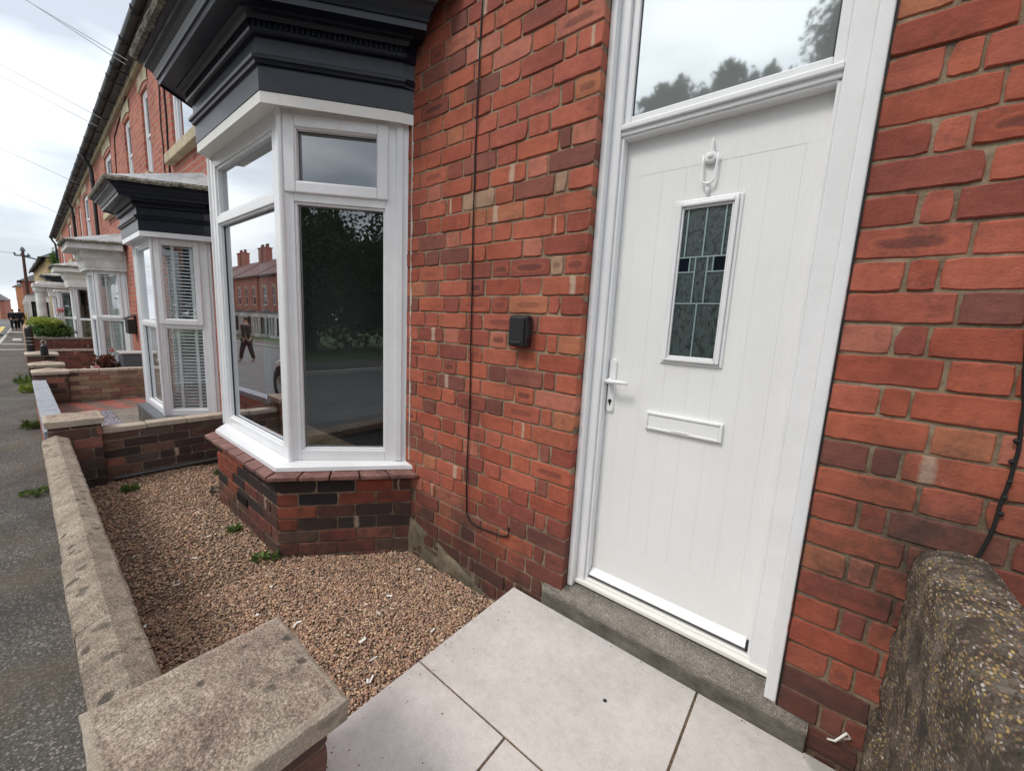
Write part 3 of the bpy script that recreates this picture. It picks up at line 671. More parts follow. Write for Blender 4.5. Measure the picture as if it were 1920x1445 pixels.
strip('opposite_pavement', [(x, -9.2+far_y(x)*.3, G(x)+PZ) for x in XS], [(x, -11.4+far_y(x)*.3, G(x)+PZ) for x in XS], 'asphalt')
mb = MB(); mb.box(-70, 30, -9.32, -9.16, -1.4, -.05); 
kb = MB()
for i in range(len(XS)-1):
    a, b = XS[i], XS[i+1]; za, zb_ = G(a)+PZ, G(b)+PZ; f3 = lambda x: far_y(x)*.3
    kb.hexa([(a, -9.3+f3(a), za-.14), (b, -9.3+f3(b), zb_-.14), (b, -9.17+f3(b), zb_-.14), (a, -9.17+f3(a), za-.14), (a, -9.3+f3(a), za+.005), (b, -9.3+f3(b), zb_+.005), (b, -9.17+f3(b), zb_+.005), (a, -9.17+f3(a), za+.005)])
structure('kerb', kb, 'conc', bevel=.01)
mb = MB(); mb.add([(x, y, G(x)-.14-(0.0 if y < 0 else .3)) for y in (-600, -11.3) for x in XS], [(i, i+1, len(XS)+i+1, len(XS)+i) for i in range(len(XS)-1)])
structure('grass_ground', mb, 'grass')
mb = MB(); mb.add([(x, y, G(x)-.26) for y in (-2.0, 600) for x in XS], [(i, i+1, len(XS)+i+1, len(XS)+i) for i in range(len(XS)-1)])
structure('ground', mb, 'earth')
# pale driveway strips and painted blocks far along the pavement
def patch(name, x0, x1, y0, y1, mat, h=.004):
    m_ = MB(); z0, z1 = G(x0)+PZ+h, G(x1)+PZ+h; m_.quad((x0, y0, z0), (x1, y0, z1), (x1, y1, z1), (x0, y1, z0)); return structure(name, m_, mat)
patch('pavement_strip', -29.5, -30.2, -2.1, -1.35, 'conc'); patch('pavement_strip', -33.6, -36.5, -1.82, -1.5, 'conc')
patch('pavement_strip', -47, -49, -2.0, -1.1, 'conc'); patch('pavement_strip', -25.3, -25.8, -2.1, -1.4, 'conc')
patch('road_marking', -27, -31, -2.24-.22, -2.3+.02, 'paint', -.1); patch('road_marking', -34, -38, -2.6, -2.3, 'paint', -.1); patch('road_marking', -38, -70, -2.75, -2.45, 'yellow', -.1)
patch('road_marking', 8, -24, -2.52, -2.44, 'yellow', -.1)

# ================================================================== HOUSE 1
H1 = thing('brick_house', 'nearest red brick house with the white front door and tall white bay window', 'house', (-.35, 0, 0))
b = MB(); zb0 = -.0883; DEP = .052
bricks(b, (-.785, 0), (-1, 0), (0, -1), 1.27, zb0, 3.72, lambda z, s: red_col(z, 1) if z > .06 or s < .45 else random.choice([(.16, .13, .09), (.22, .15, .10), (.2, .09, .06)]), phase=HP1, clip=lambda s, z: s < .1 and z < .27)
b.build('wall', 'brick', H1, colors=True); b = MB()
bricks(b, (.078, 0), (1, 0), (0, -1), 1.55, zb0, 3.72, lambda z, s: red_col(z, 0, .5), phase=HP2, clip=lambda s, z: s < .1 and z < .27)
DEP = .03
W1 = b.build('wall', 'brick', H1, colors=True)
b = MB(); my = .0055
b.box(-2.06, -.789, my, .25, -.25, 3.72); b.box(.082, 1.65, my, .25, -.25, 3.72); b.box(-.789, .082, .16, .25, 3.05, 3.72)
b.box(-1.9, -.7903, .03, .25, -.2, 3.0)
b.build('mortar_joints', 'mortar', H1)
# lintel over the door, brick arch above it, upper storey
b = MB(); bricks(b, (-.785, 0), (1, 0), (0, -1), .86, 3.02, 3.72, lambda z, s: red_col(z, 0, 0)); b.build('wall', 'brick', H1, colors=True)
b = MB(); b.box(-.80, .09, my+.002, .2, 3.0, 3.72); b.build('mortar_joints', 'mortar', H1)
EZ = lambda x: 5.15+.035*(x+14) if x < 0 else 5.64+.035*x   # eaves fall gently with the street
EZ = lambda x: 5.66+.034*x
b = MB()
wall_grid(b, -2.06, 5.0, 3.722, lambda x: EZ(min(x, .4)), [(-.75, -.15, 3.95, 5.1)])
wall_grid(b, -4.66, -2.06, -.25, lambda x: EZ(x), [(-3.95, -2.1, .2, 2.95), (-3.7, -2.3, 3.95, 5.1)], reveal=.2)
b.quad((1.65, .002, -.3), (5, .002, -.3), (5, .002, 3.722), (1.65, .002, 3.722))
b.build('upper_wall', 'fbrick', H1)
sash_window(H1, -.75, -.15, 3.95, 5.1, lintel='lintel', sill='lintel'); sash_window(H1, -3.7, -2.3, 3.95, 5.1, sill='lintel')
# room behind the bay
b = MB()
b.quad((-4.5, .21, .28), (-1.2, .21, .28), (-1.2, 4.0, .28), (-4.5, 4.0, .28)); b.prism([(-4.1, .22), (-3.66, -.44), (-2.5, -.44), (-2.05, .22)], .2, .279)
b.build('room_floor', 'carpet', H1)
b = MB()
b.quad((-4.5, 4.0, .2), (-1.2, 4.0, .2), (-1.2, 4.0, 2.9), (-4.5, 4.0, 2.9)); b.quad((-4.5, .21, .2), (-4.5, 4.0, .2), (-4.5, 4.0, 2.9), (-4.5, .21, 2.9)); b.quad((-1.2, .21, .2), (-1.2, 4.0, .2), (-1.2, 4.0, 2.9), (-1.2, .21, 2.9))
b.quad((-4.5, .21, 2.9), (-1.2, .21, 2.9), (-1.2, 4.0, 2.9), (-4.5, 4.0, 2.9)); b.box(-2.1, -1.2, .2, .215, .28, 2.9); b.box(-4.5, -3.95, .2, .215, .28, 2.9); b.box(-3.95, -2.1, .2, .215, 2.7, 2.9)
b.prism([(-4.1, .2), (-3.66, -.46), (-2.5, -.46), (-2.05, .2)], 2.68, 2.72)
b.build('room_wall', 'plaster', H1)
b = MB(); b.box(-4.5, -1.21, 3.97, 3.995, .28, .40); b.box(-4.49, -4.47, .3, 3.97, .28, .40); b.build('skirting_board', 'upvc', H1)
b = MB(); b.box(-3.3, -2.3, 3.85, 3.93, .42, 1.0)
for k in range(24): b.box(-3.28+k*.04, -3.26+k*.04, 3.84, 3.85, .45, .97)
b.build('radiator', 'upvc', H1, bevel=.004)
b = MB(); b.box(-2.02, -1.9, .255, .3, .28, 2.2); b.build('dark_backing', 'dark', H1)

BAY1 = Bay(-2.475, -3.645, .62, 50)
bay_window(H1, BAY1, .60, 2.63, near=True, zg=-.06)
# ragged white sealant strip where the bay meets the wall
b = MB(); z = .62; xs = []
while z < 3.02:
    w_ = .006+.016*noise.noise(Vector((0, 3, z*7)))+.010*noise.noise(Vector((2, 3, z*31))); xs.append((z, w_)); z += .02
for i in range(len(xs)-1):
    if True:
        (a, wa), (c, wc) = xs[i], xs[i+1]; x0 = -1.985
        b.hexa([(x0, -.004, a), (x0+max(wa, .003), -.004, a), (x0+max(wa, .003), .004, a), (x0, .004, a), (x0, -.004, c), (x0+max(wc, .003), -.004, c), (x0+max(wc, .003), .004, c), (x0, .004, c)])
b.build('sealant_strip', 'seal', H1)
# air brick low in the bay
b = MB(); b.box(-3.20, -3.0, -.626, -.60, .15, .21)
for k in range(6): b.box(-3.19+k*.032, -3.175+k*.032, -.63, -.625, .155, .205)
b.build('air_brick', 'plastic', H1)

# ---------------------------------------------------------------- doorstep, frame, door
b = MB(); n = 46; x0, x1 = -.885, .172
for i in range(n):
    a = x0+(x1-x0)*i/n; c = x0+(x1-x0)*(i+1)/n
    w_ = lambda x, k: noise.noise(Vector((x*7, k, 1)))*.007+noise.noise(Vector((x*26, k, 4)))*.003
    rows = []
    for x in (a, c):
        fy = -.016+w_(x, 1)
        deep = -.785 < x < .078
        rows.append([(x, fy-.004+w_(x, 9), .10), (x, fy, .245+w_(x, 2)), (x, fy+.007, .262+w_(x, 3)*.5), (x, fy+.022, .271+w_(x, 3)*.5), (x, .16 if deep else .004, .303 if deep else .272)])
    b.add(rows[0]+rows[1], [(k, 5+k, 6+k, 1+k) for k in range(4)])
b.quad((x0, -.016, .1), (x0, -.016, .245), (x0, .01, .272), (x0, .01, .1)); b.build('doorstep', 'step', H1, smooth=False)
b = MB(); b.box(-.884, .171, -.0225, -.012, .10, .232); b.build('step_face', 'render', H1, bevel=.006)
# painted patch of render low on the wall next to the bay
b = MB(); v = []; nx, nzs = 34, 10
for i in range(nx+1):
    for k in range(nzs+1):
        x = -1.97+.80*i/nx; z = -.12+.37*(1-i/nx*.72)*k/nzs
        v.append((x, -.010-.005*noise.noise(Vector((x*9, 1, z*9)))+(.014 if k == nzs or i == nx or noise.noise(Vector((x*6, 2, z*8))) > .18 else 0), z+.02*noise.noise(Vector((x*8, 5, 0)))))
b.add(v, [(i*(nzs+1)+k, (i+1)*(nzs+1)+k, (i+1)*(nzs+1)+k+1, i*(nzs+1)+k+1) for i in range(nx) for k in range(nzs)])
b.build('render_patch', 'patch', H1, smooth=True)

DF = MB()
DF.box(-.785, -.757, .043, .10, .285, 3.03); DF.box(.043, .0785, .002, .10, .272, 3.03)          # casings
DF.box(-.7575, -.716, .078, .15, .318, 3.03); DF.box(-.7165, -.7035, .092, .15, .318, 2.31)
DF.box(-.016, .0435, .078, .15, .318, 3.03); DF.box(-.0275, -.0155, .092, .15, .318, 2.31)
DF.box(-.7165, -.0155, .085, .15, 2.306, 2.352); DF.box(-.7165, -.0155, .074, .088, 2.325, 2.345); DF.box(-.7165, -.0155, .092, .15, 2.296, 2.308)
DF.box(-.757, .043, .078, .15, 2.96, 3.03)
dframe = DF.build('door_frame', 'upvc', H1, bevel=.004)
b = MB(); b.frame((-.7165, .092), SX, NY, 0, .701, 2.351, 2.961, .040, -.03, 0); b.frame((-.68, .10), SX, NY, 0, .628, 2.388, 2.925, .014, -.02, 0)
b = MB(); b.frame((-.7165, .098), SX, NY, 0, .701, 2.350, 2.961, .030, -.03, 0.0); b.build('fanlight_frame', 'upvc', dframe, bevel=.005)
b = MB(); b.quad((-.69, .115, 2.37), (-.04, .115, 2.37), (-.04, .115, 2.94), (-.69, .115, 2.94)); b.build('fanlight', 'fanglass', dframe)
b = MB(); b.frame((-.6865, .1), SX, NY, 0, .641, 2.38, 2.931, .005, -.016, -.013); b.build('glazing_gasket', 'plastic', dframe)
b = MB(); b.box(-.7575, .0435, .066, .15, .300, .319); b.box(-.756, .042, .09, .15, .319, .329); b.build('threshold', 'cream', dframe, bevel=.003)
b = MB(); b.box(-.70, -.03, .1, .125, .329, .335); b.build('threshold_seal', 'metal', dframe)
b = MB(); b.box(.079, .0835, -.003, .02, .272, 3.03); b.build('sealant_strip', 'cable', H1)

leaf = MB(); X0, X1, Z0, Z1 = -.7025, -.0285, .338, 2.296
GX = [-.64, -.5475, -.455, -.3625, -.27, -.1775, -.085]; gt, gb = 2.154, .537; wl, wr, wb, wt = -.48, -.246, 1.398, 2.03
leaf.box(X0, X1, .1361, .175, Z0, Z1)
g = .0008
def planks():
    # stiles, rails and boards, 2.5 mm grooves between them; the window opening cuts through
    for a, c, z0, z1 in [(X0, X1, gt+g, Z1), (X0, X1, Z0, gb-g), (X0, GX[0]-g*.0, gb-g, gt+g), (GX[-1]+g, X1, gb-g, gt+g)]: leaf.box(a, c, .135, .1363, z0, z1)
    for i in range(6):
        gl, gr = (.0003 if i < 3 else g), (.0003 if i < 2 else g); a, c = GX[i]+(0 if i == 0 else gl), GX[i+1]-gr
        if c <= wl or a >= wr: leaf.box(a, c, .135, .1363, gb+g, gt-g)
        else: leaf.box(a, c, .135, .1363, gb+g, wb+.02); leaf.box(a, c, .135, .1363, wt-.02, gt-g)
        if a < wl < c: leaf.box(a, wl+.015, .135, .1363, wb+.02, wt-.02)
        if a < wr < c: leaf.box(wr-.015, c, .135, .1363, wb+.02, wt-.02)
planks()
door = leaf.build('front_door', 'door', H1, bevel=.0012)
b = MB(); b.frame((wl, .135), SX, NY, 0, wr-wl, wb, wt, .012, 0, .008); b.frame((wl+.012, .135), SX, NY, 0, wr-wl-.024, wb+.012, wt-.012, .014, 0, .019); b.frame((wl+.026, .135), SX, NY, 0, wr-wl-.052, wb+.026, wt-.026, .008, -.004, .010)
b.build('door_window_frame', 'upvc', door, bevel=.004, seg=3)
gx0, gx1, gz0, gz1 = -.452, -.279, 1.43, 2.004; gy = .1335
b = MB(); b.quad((gx0, gy+.002, gz0), (gx1, gy+.002, gz0), (gx1, gy+.002, gz1), (gx0, gy+.002, gz1)); b.build('door_window_glass', 'obglass', door)
for a, c in ((gx0, -.406), (-.322, gx1)):
    b = MB(); b.quad((a, gy+.0012, 1.76), (c, gy+.0012, 1.76), (c, gy+.0012, 1.816), (a, gy+.0012, 1.816)); b.build('dark_glass_square', 'dkglass', door)
b = MB(); t_ = .0022
def vl(x, z0, z1): b.box(x-t_, x+t_, gy-.0015, gy+.001, z0, z1)
def hl(z, x0, x1): b.box(x0, x1, gy-.0017, gy+.001, z-t_, z+t_)
for x in (-.429, -.363, -.297): vl(x, 1.817, gz1)
hl(1.816, gx0, gx1); hl(1.640, gx0, gx1); hl(1.76, gx0, -.386); hl(1.76, -.342, gx1)
vl(-.385, 1.64, 1.816); vl(-.342, 1.64, 1.816); vl(-.406, 1.76, 1.816); vl(-.322, 1.76, 1.816); vl(-.363, gz0, 1.64)
b.build('lead_strips', 'came', door)
# letterbox
b = MB(); b.frame((-.512, .135), SX, NY, 0, .298, 1.113, 1.187, .011, 0, .016); lb = b.build('letterbox', 'wmetal', door, bevel=.003)
b = MB(); b.box(-.502, -.224, .125, .134, 1.123, 1.177); b.box(-.500, -.226, .1235, .126, 1.126, 1.172); b.box(-.40, -.33, .119, .128, 1.118, 1.126); b.build('letterbox_flap', 'wmetal', lb, bevel=.003)
# handle
b = MB(); b.prism([(x, y) for x, y in ((-.695, .124), (-.667, .124), (-.664, .128), (-.664, .135), (-.698, .135), (-.698, .128))], 1.17, 1.38)
b.lathe((-.681, .135, 1.38), [(.0165, -.0), (.0165, -.010), (.012, -.0115)], 20, (0, 1, 0)); b.lathe((-.681, .135, 1.17), [(.0165, -.0), (.0165, -.010), (.012, -.0115)], 20, (0, 1, 0))
hd = b.build('door_handle', 'wmetal', door, bevel=.002)
b = MB(); b.lathe((-.683, .124, 1.298), [(.013, 0), (.013, -.02), (.010, -.034), (.010, -.05)], 16, (0, 1, 0)); b.tube([(-.683, .078, 1.298), (-.66, .074, 1.299), (-.62, .074, 1.300), (-.588, .078, 1.298)], [.0095, .0095, .009, .0075], 12); b.build('lever', 'wmetal', hd, smooth=True)
b = MB(); b.lathe((-.681, .1235, 1.205), [(.0085, 0), (.0085, -.002)], 16, (0, 1, 0)); b.box(-.684, -.678, .1215, .1235, 1.186, 1.203); b.build('keyhole', 'gutter', hd)
# knocker
b = MB(); kx, ky = -.371, .133
b.lathe((kx, ky-.006, 2.06), [(.001, -.022), (.006, -.012), (.009, 0), (.006, .010), (.003, .016), (.007, .02), (.004, .024)], 14); b.build('knocker_striker', 'wmetal', door, smooth=True); b = MB()
b.lathe((kx, ky-.006, 2.165), [(.004, -.008), (.014, 0), (.017, .010), (.009, .022), (.012, .028), (.007, .036), (.010, .042), (.005, .050), (.007, .056), (.003, .066), (.001, .074)], 16)
b.lathe((kx, ky-.004, 2.168), [(.0215, 0), (.0215, -.008), (.017, -.012)], 22, (0, 1, 0))
kn = b.build('door_knocker', 'wmetal', door, smooth=True)
b = MB(); pts = [(kx-.026, ky-.014, 2.178)]
for i in range(13):
    a = pi+pi*i/12; pts.append((kx+.0215*cos(a), ky-.016, 2.092+.016*sin(a)))
pts += [(kx+.026, ky-.014, 2.178)]
b.tube([pts[0]]+[(kx-.026+(.0045)*t, ky-.015, 2.178-(2.178-2.092)*t) for t in (.3, .6, .9)]+pts[1:-1]+[(kx+.0215+.0045*t, ky-.015, 2.092+(2.178-2.092)*t) for t in (.1, .4, .7)]+[pts[-1]], .0042, 10); b.build('knocker_ring', 'wmetal', kn, smooth=True)
# weather bar
b = MB(); n = 7; pf = [(.135, .372), (.124, .366), (.113, .357), (.106, .349), (.105, .344), (.135, .342)]
b.add([(X0+.002, y, z) for y, z in pf]+[(X1-.010, y, z) for y, z in pf], [(i, (i+1) % 6, 6+(i+1) % 6, 6+i) for i in range(6)]+[(5, 4, 3, 2, 1, 0), (6, 7, 8, 9, 10, 11)]); b.build('weather_bar', 'wmetal', door)
b = MB(); b.box(X1-.010, X1, .112, .134, .338, .365); b.build('weather_bar_end', 'gutter', door)

# ================================================================== things on the front wall
b = MB()
KS = thing('key_safe', 'small black key safe box fixed to the brick between bay and front door', 'key safe', (-1.09, 0, 1.49))
b.box(-1.150, -1.045, -.052, -.001, 1.42, 1.57); b.build('housing', 'plastic', KS, bevel=.012, seg=3)
b = MB(); b.box(-1.142, -1.053, -.062, -.050, 1.428, 1.560); b.box(-1.128, -1.066, -.067, -.061, 1.435, 1.448); b.build('cover', 'plastic', KS, bevel=.006)
b = MB(); b.box(-1.053+.0, -1.040, -.045, -.012, 1.46, 1.535); b.build('side_latch', 'gutter', KS, bevel=.003)
def wire(name, pts, r, label, mat='cable', cat='cable', group=None, wob=0, n=10):
    mb_ = MB(); P = [Vector(p) for p in pts]; out = []
    for i in range(len(P)-1):
        for k in range(n):
            q = P[i].lerp(P[i+1], k/n); q.x += wob*noise.noise(q*2.3)+wob*.4*noise.noise(q*11); out.append(q)
    out.append(P[-1]); mb_.tube(out, r, 6); o = mb_.build(name, mat, smooth=True); return tag(o, label, cat, group)
wire('wall_cable', [(-1.442, -.008, 3.6), (-1.446, -.008, 3.05), (-1.458, -.008, 2.34), (-1.441, -.008, 1.25), (-1.436, -.008, .50), (-1.43, -.009, .44), (-1.405, -.009, .405), (-1.36, -.01, .395), (-1.30, -.01, .397), (-1.16, -.01, .41), (-1.128, -.01, .425), (-1.118, -.012, .45), (-1.122, -.012, .475)], .0040, 'thin black cable running down the brick beside the bay and bending at its foot', wob=.01)
wire('wall_cable', [(.36, -.006, 2.1), (.40, -.006, 1.8), (.45, -.008, 1.388), (.456, -.009, 1.267), (.45, -.008, 1.109), (.440, -.008, 1.0), (.43, -.009, .955)], .0042, 'knotted dark cable hanging on the brick above the pebbly concrete wall', wob=.012)
for k in range(5):
    bb = MB(); bb.lathe((.452+U_(-.005, .005), -.01, 1.10+k*.05+U_(-.01, .01)), [(.002, -.007), (.0065, 0), (.002, .007)], 7); bb.build('cable_knot', 'cable', bpy.data.objects['wall_cable.001'])
b = MB(); b.lathe((.205, .001, 1.655), [(.0045, 0), (.0045, -.001), (.003, -.002)], 14, (0, 1, 0)); tag(b.build('wall_plug', 'cream'), 'tiny cream screw plug in a brick right of the door', 'screw plug')
b = MB(); b.tube([(.262, -.004, .28), (.272, -.02, .305), (.262, -.022, .318), (.24, -.02, .27), (.222, -.014, .258)], .0035, 7); tag(b.build('wire_stub', 'cream', smooth=True), 'short pale stub of wire poking from dark brick near the concrete wall', 'wire')

# ================================================================== paving slabs
SZ = .168; gp = .004
def slab(pts, label, w_=.0):
    t = MB(); t.prism(pts, SZ-.04, SZ); o = t.build('paving_slab', 'slab', bevel=.002); return tag(o, label, 'paving slab', 'pale paving slabs in front of the door')
y0, y1, y2 = -.021, -.633, -1.43
slab([(-1.058, y1+gp), (-.158-gp, y1+gp), (-.158-gp, y0), (-1.058, y0)], 'whole pale slab in front of the step with one tiny dark hole')
slab([(-.158+gp, y1+gp), (.30, y1+gp), (.30, -.022), (.165, -.0215), (-.158+gp, y0)], 'pale slab right of the big one, running toward the pebbly wall')
slab([(-1.058, y2), (-.608-gp, y2), (-.608-gp, y1-gp), (-1.058, y1-gp)], 'pale slab between the gravel bed and the near gate pier')
slab([(-.608+gp, y2), (.30, y2), (.30, y1-gp), (-.608+gp, y1-gp)], 'pale slab at the bottom edge behind a diagonal joint')
b = MB(); b.box(-1.05, .3, y2, -.024, .06, SZ-.006); b.box(-1.05, .3, -2.0, y2-.002, -.1, SZ-.03); o = structure('path_bed', b, 'bed')
b = MB(); b.lathe((-.412, -.29, SZ-.001), [(.0085, .0), (.0075, .0016), (.002, .0018)], 12); tag(b.build('drill_hole', 'gutter'), 'small dark hole in the middle of the largest slab', 'hole')
b = MB(); v = []
b.prism([(.17, -.0225), (.318, -.0225), (.315, -.10), (.25, -.075), (.22, -.12), (.185, -.06)], SZ-.01, SZ+.008); tag(b.build('mortar_patch', 'conc', bevel=.004), 'rough pale patch of mortar at the slab corner by the wall', 'mortar')

b = MB(); b.quad((.3, -1.44, .02), (5, -1.44, .02), (5, .05, .02), (.3, .05, .02)); structure('neighbour_path', b, 'step')
# ================================================================== pebbly concrete wall at the right
def rock_wall():
    b = MB(); prof = [(.318, .05)]+[(.318+.004*0, .05+.03*k) for k in range(1, 27)]+[(.320, .87), (.322, .90), (.326, .925), (.334, .945), (.348, .958), (.370, .966), (.395, .970), (.42, .972), (.44, .970), (.458, .964), (.470, .95), (.478, .92), (.48, .87), (.482, .7), (.482, .4), (.482, .05)]
    ny = 130; v = []
    for i in range(ny+1):
        y = -.004-1.30*i/ny
        for k, (x, z) in enumerate(prof):
            n1 = noise.noise(Vector((x*4, y*4, z*4))); n2 = noise.noise(Vector((x*17, y*17, z*17))); n3 = noise.noise(Vector((x*60, y*60, z*60)))
            d_ = .010*n1+.008*n2+.0065*n3+.004*noise.noise(Vector((x*9, y*9, z*9)))
            w_ = (z-.5)*.0
            nx_, nz_ = (-1, 0) if x < .33 and z < .9 else ((1, 0) if x > .47 and z < .93 else (0, 1))
            lean = -.016 if (z < .42) else 0
            crack = -.012*math.exp(-((y+.105)/.006)**2)
            d_ *= 1.0
            v.append((x+nx_*(d_+crack)+lean*(x < .4), y, z+nz_*(d_+crack)+(.012*noise.noise(Vector((y*2.3, 0, 8))) if z > .85 else 0)))
    m_ = len(prof); b.add(v, [(i*m_+k, (i+1)*m_+k, (i+1)*m_+k+1, i*m_+k+1) for i in range(ny) for k in range(m_-1)]+[tuple(range(m_)), tuple(ny*m_+k for k in range(m_))])
    return b.build('concrete_wall', 'pebble', smooth=True)
tag(rock_wall(), 'rough pebbly concrete wall with rounded top at the bottom right corner', 'wall')

# ================================================================== garden walls
def brick_box(mb, x0, x1, y0, y1, z0, z1, colf, course=CS, bond='stretcher'):
    for O, S_, N, L in (((x0, y0), (1, 0), (0, -1), x1-x0), ((x1, y0), (0, 1), (1, 0), y1-y0), ((x0, y1), (1, 0), (0, 1), x1-x0), ((x0, y0), (0, 1), (-1, 0), y1-y0)):
        bricks(mb, O, S_, N, L, z0, z1, colf, bond, course)
def dark_col(z, s):
    return random.choice([(.10, .06, .05), (.14, .07, .055), (.08, .055, .045), (.18, .09, .065), (.12, .085, .07), (.07, .045, .04)]) if rnd() > .06 else (.34, .12, .08)
def redwall_col(z, s): return random.choice([(.26, .07, .05), (.2, .06, .045), (.30, .09, .06), (.15, .06, .05)])
def pyramid_cap(name, cx, cy, hx, hy, z, th, rise, mat, parent, jit=.004, sub=22, ridge=0):
    "cap slab with a shallow hipped top and worn edges"
    b = MB(); n = sub; v = []
    for i in range(n+1):
        for k in range(n+1):
            a, c = -1+2*i/n, -1+2*k/n; x, y = cx+a*hx, cy+c*hy
            r_ = min((1-abs(a))*hx, (1-abs(c))*hy)/min(hx, hy)
            ed = r_ < .001
            zz = z+rise*min(1, r_)*(.92)-(.006 if ed else 0)+jit*.5*noise.noise(Vector((x*14, y*14, 3)))+jit*.35*noise.noise(Vector((x*45, y*45, 3)))
            if ed: x += jit*.7*noise.noise(Vector((y*15, x*2, 7))); y += jit*.7*noise.noise(Vector((x*15, y*2, 9)))
            v.append((x, y, zz))
    f = [(i*(n+1)+k, (i+1)*(n+1)+k, (i+1)*(n+1)+k+1, i*(n+1)+k+1) for i in range(n) for k in range(n)]
    ring = [(0, k) for k in range(n)]+[(i, n) for i in range(n)]+[(n, n-k) for k in range(n)]+[(n-i, 0) for i in range(n)]
    ids = [i*(n+1)+k for i, k in ring]; o = len(v)
    lo = [(v[q][0]+(cx-v[q][0])*.012, v[q][1]+(cy-v[q][1])*.012, z-th) for q in ids]; md = [(v[q][0]-(cx-v[q][0])*.004, v[q][1]-(cy-v[q][1])*.004, z-.012) for q in ids]; v += md+lo; m_ = len(ids)
    f += [(ids[q], ids[(q+1) % m_], o+(q+1) % m_, o+q) for q in range(m_)]+[(o+q, o+(q+1) % m_, o+m_+(q+1) % m_, o+m_+q) for q in range(m_)]+[tuple(o+m_+q for q in range(m_))]
    b.add(v, f); return b.build(name, mat, parent)
# near pier
P1 = thing('gate_pier', 'brick gate pier with weathered stone cap at the bottom left, nearest the camera', 'gate pier', (-.95, -1.31, -.06))
pyramid_cap('cap_stone', -.95, -1.309, .205, .208, .603, .062, .044, 'capstone', P1, .007, 40)
b = MB(); brick_box(b, -1.115, -.785, -1.48, -1.135, -.06, .535, lambda z, s: random.choice([(.24, .08, .055), (.17, .075, .055), (.30, .10, .06), (.12, .06, .05)]), .0876); b.build('pier_brickwork', 'gardenbrick', P1, colors=True)
b = MB(); b.box(-1.11, -.79, -1.475, -1.14, -.1, .542); b.build('pier_mortar', 'mortar', P1)
b = MB(); b.box(-1.125, -.775, -1.49, -1.127, .528, .5415); b.build('mortar_bed', 'patch', P1, bevel=.005)
# front garden wall with saddleback coping
GW = thing('garden_wall', 'low front garden wall with lichen-spotted saddleback stone coping beside the gravel', 'garden wall', (-2.8, -1.42, -.06))
def coping(x0, x1, ya, yb, z, ridge, parent, mat='coping', th=.055, jit=.004, seed=0, dip=0):
    n = max(4, int((x0-x1)/.025)); b = MB(); rows = []
    for i in range(n+1):
        x = x0+(x1-x0)*i/n; ch = .006 if i in (0, n) else 0; r = []
        ym = (ya+yb)/2
        for (y, zz) in ((ya+ch*.3, z-th), (ya-.0, z-.006-ch), (ya+.008, z+.002-ch), (ya+(ym-ya)*.5, z+ridge*.55-ch), (ym-.006, z+ridge-.002-ch), (ym+.008, z+ridge-.001-ch), (yb-(yb-ym)*.5, z+ridge*.5-ch), (yb-.008, z+.002-ch), (yb, z-.006-ch), (yb, z-th)):
            q = Vector((x*9+seed, y*9, zz*5)); w_ = noise.noise(q)*jit+noise.noise(q*4)*jit*.6
            r.append((x, y+w_*.6, zz+w_+dip))
        rows.append(r)
    m_ = 10; b.add([p for r in rows for p in r], [(i*m_+k, (i+1)*m_+k, (i+1)*m_+k+1, i*m_+k+1) for i in range(n) for k in range(m_-1)]+[tuple(range(m_)), tuple(n*m_+k for k in range(m_))])
    return b.build('coping_stone', mat, parent, smooth=False)
coping(-1.15, -1.722, -1.500, -1.352, .458, .03, GW, seed=1, dip=.003); coping(-1.728, -2.302, -1.504, -1.350, .458, .03, GW, seed=5)
coping(-2.309, -3.46, -1.497, -1.352, .455, .032, GW, seed=9); coping(-3.467, -4.60, -1.496, -1.353, .457, .03, GW, seed=14, dip=.002)
b = MB(); bricks(b, (-4.6, -1.372), (1, 0), (0, 1), 3.47, -.05, .40, dark_col, 'stretcher'); bricks(b, (-4.6, -1.48), (1, 0), (0, -1), 3.47, -.05, .40, dark_col, 'stretcher'); b.build('wall_brickwork', 'gardenbrick', GW, colors=True)
b = MB(); b.box(-4.6, -1.12, -1.474, -1.378, -.1, .408); b.build('wall_mortar', 'mortar', GW)
# middle pier and the dividing wall behind it
P2 = thing('gate_pier', 'dark brick pier with a flat stone cap between the two front gardens', 'gate pier', (-4.74, -1.31, -.06))
pyramid_cap('cap_stone', -4.745, -1.31, .165, .165, .600, .055, .012, 'capstone', P2, .009, 26)
b = MB(); brick_box(b, -4.88, -4.61, -1.455, -1.165, -.1, .545, dark_col); b.build('pier_brickwork', 'gardenbrick', P2, colors=True)
b = MB(); b.box(-4.875, -4.615, -1.45, -1.17, -.15, .55); b.build('pier_mortar', 'mortar', P2)
def divider(x, y0, y1, z0, z1, colf, label, capz=.045, th=.11, capmat='capstone', group='dividing garden walls'):
    t = thing('dividing_wall', label, 'garden wall', (x, (y0+y1)/2, z0), group)
    b = MB()
    for O, N in (((x+th/2, y0), (1, 0)), ((x-th/2, y0), (-1, 0))): bricks(b, O, (0, 1), N, y1-y0, z0, z1-capz, colf, 'stretcher', .078)
    b.build('wall_brickwork', 'gardenbrick', t, colors=True)
    b = MB(); b.box(x-th/2+.005, x+th/2-.005, y0, y1, z0-.1, z1-capz); b.build('wall_mortar', 'mortar', t)
    b = MB(); n = int((y1-y0)/.23)
    for k in range(n): a = y0+(y1-y0)*k/n; c = y0+(y1-y0)*(k+1)/n-.006; dz = U_(-.003, .003); b.box(x-th/2-.012, x+th/2+.012, a, c, z1-capz+dz, z1+dz)
    b.build('wall_capping', capmat, t, bevel=.006); return t
divider(-4.715, -1.16, -.02, -.1, .485, dark_col, 'dark brick dividing wall at the far end of the gravel bed')
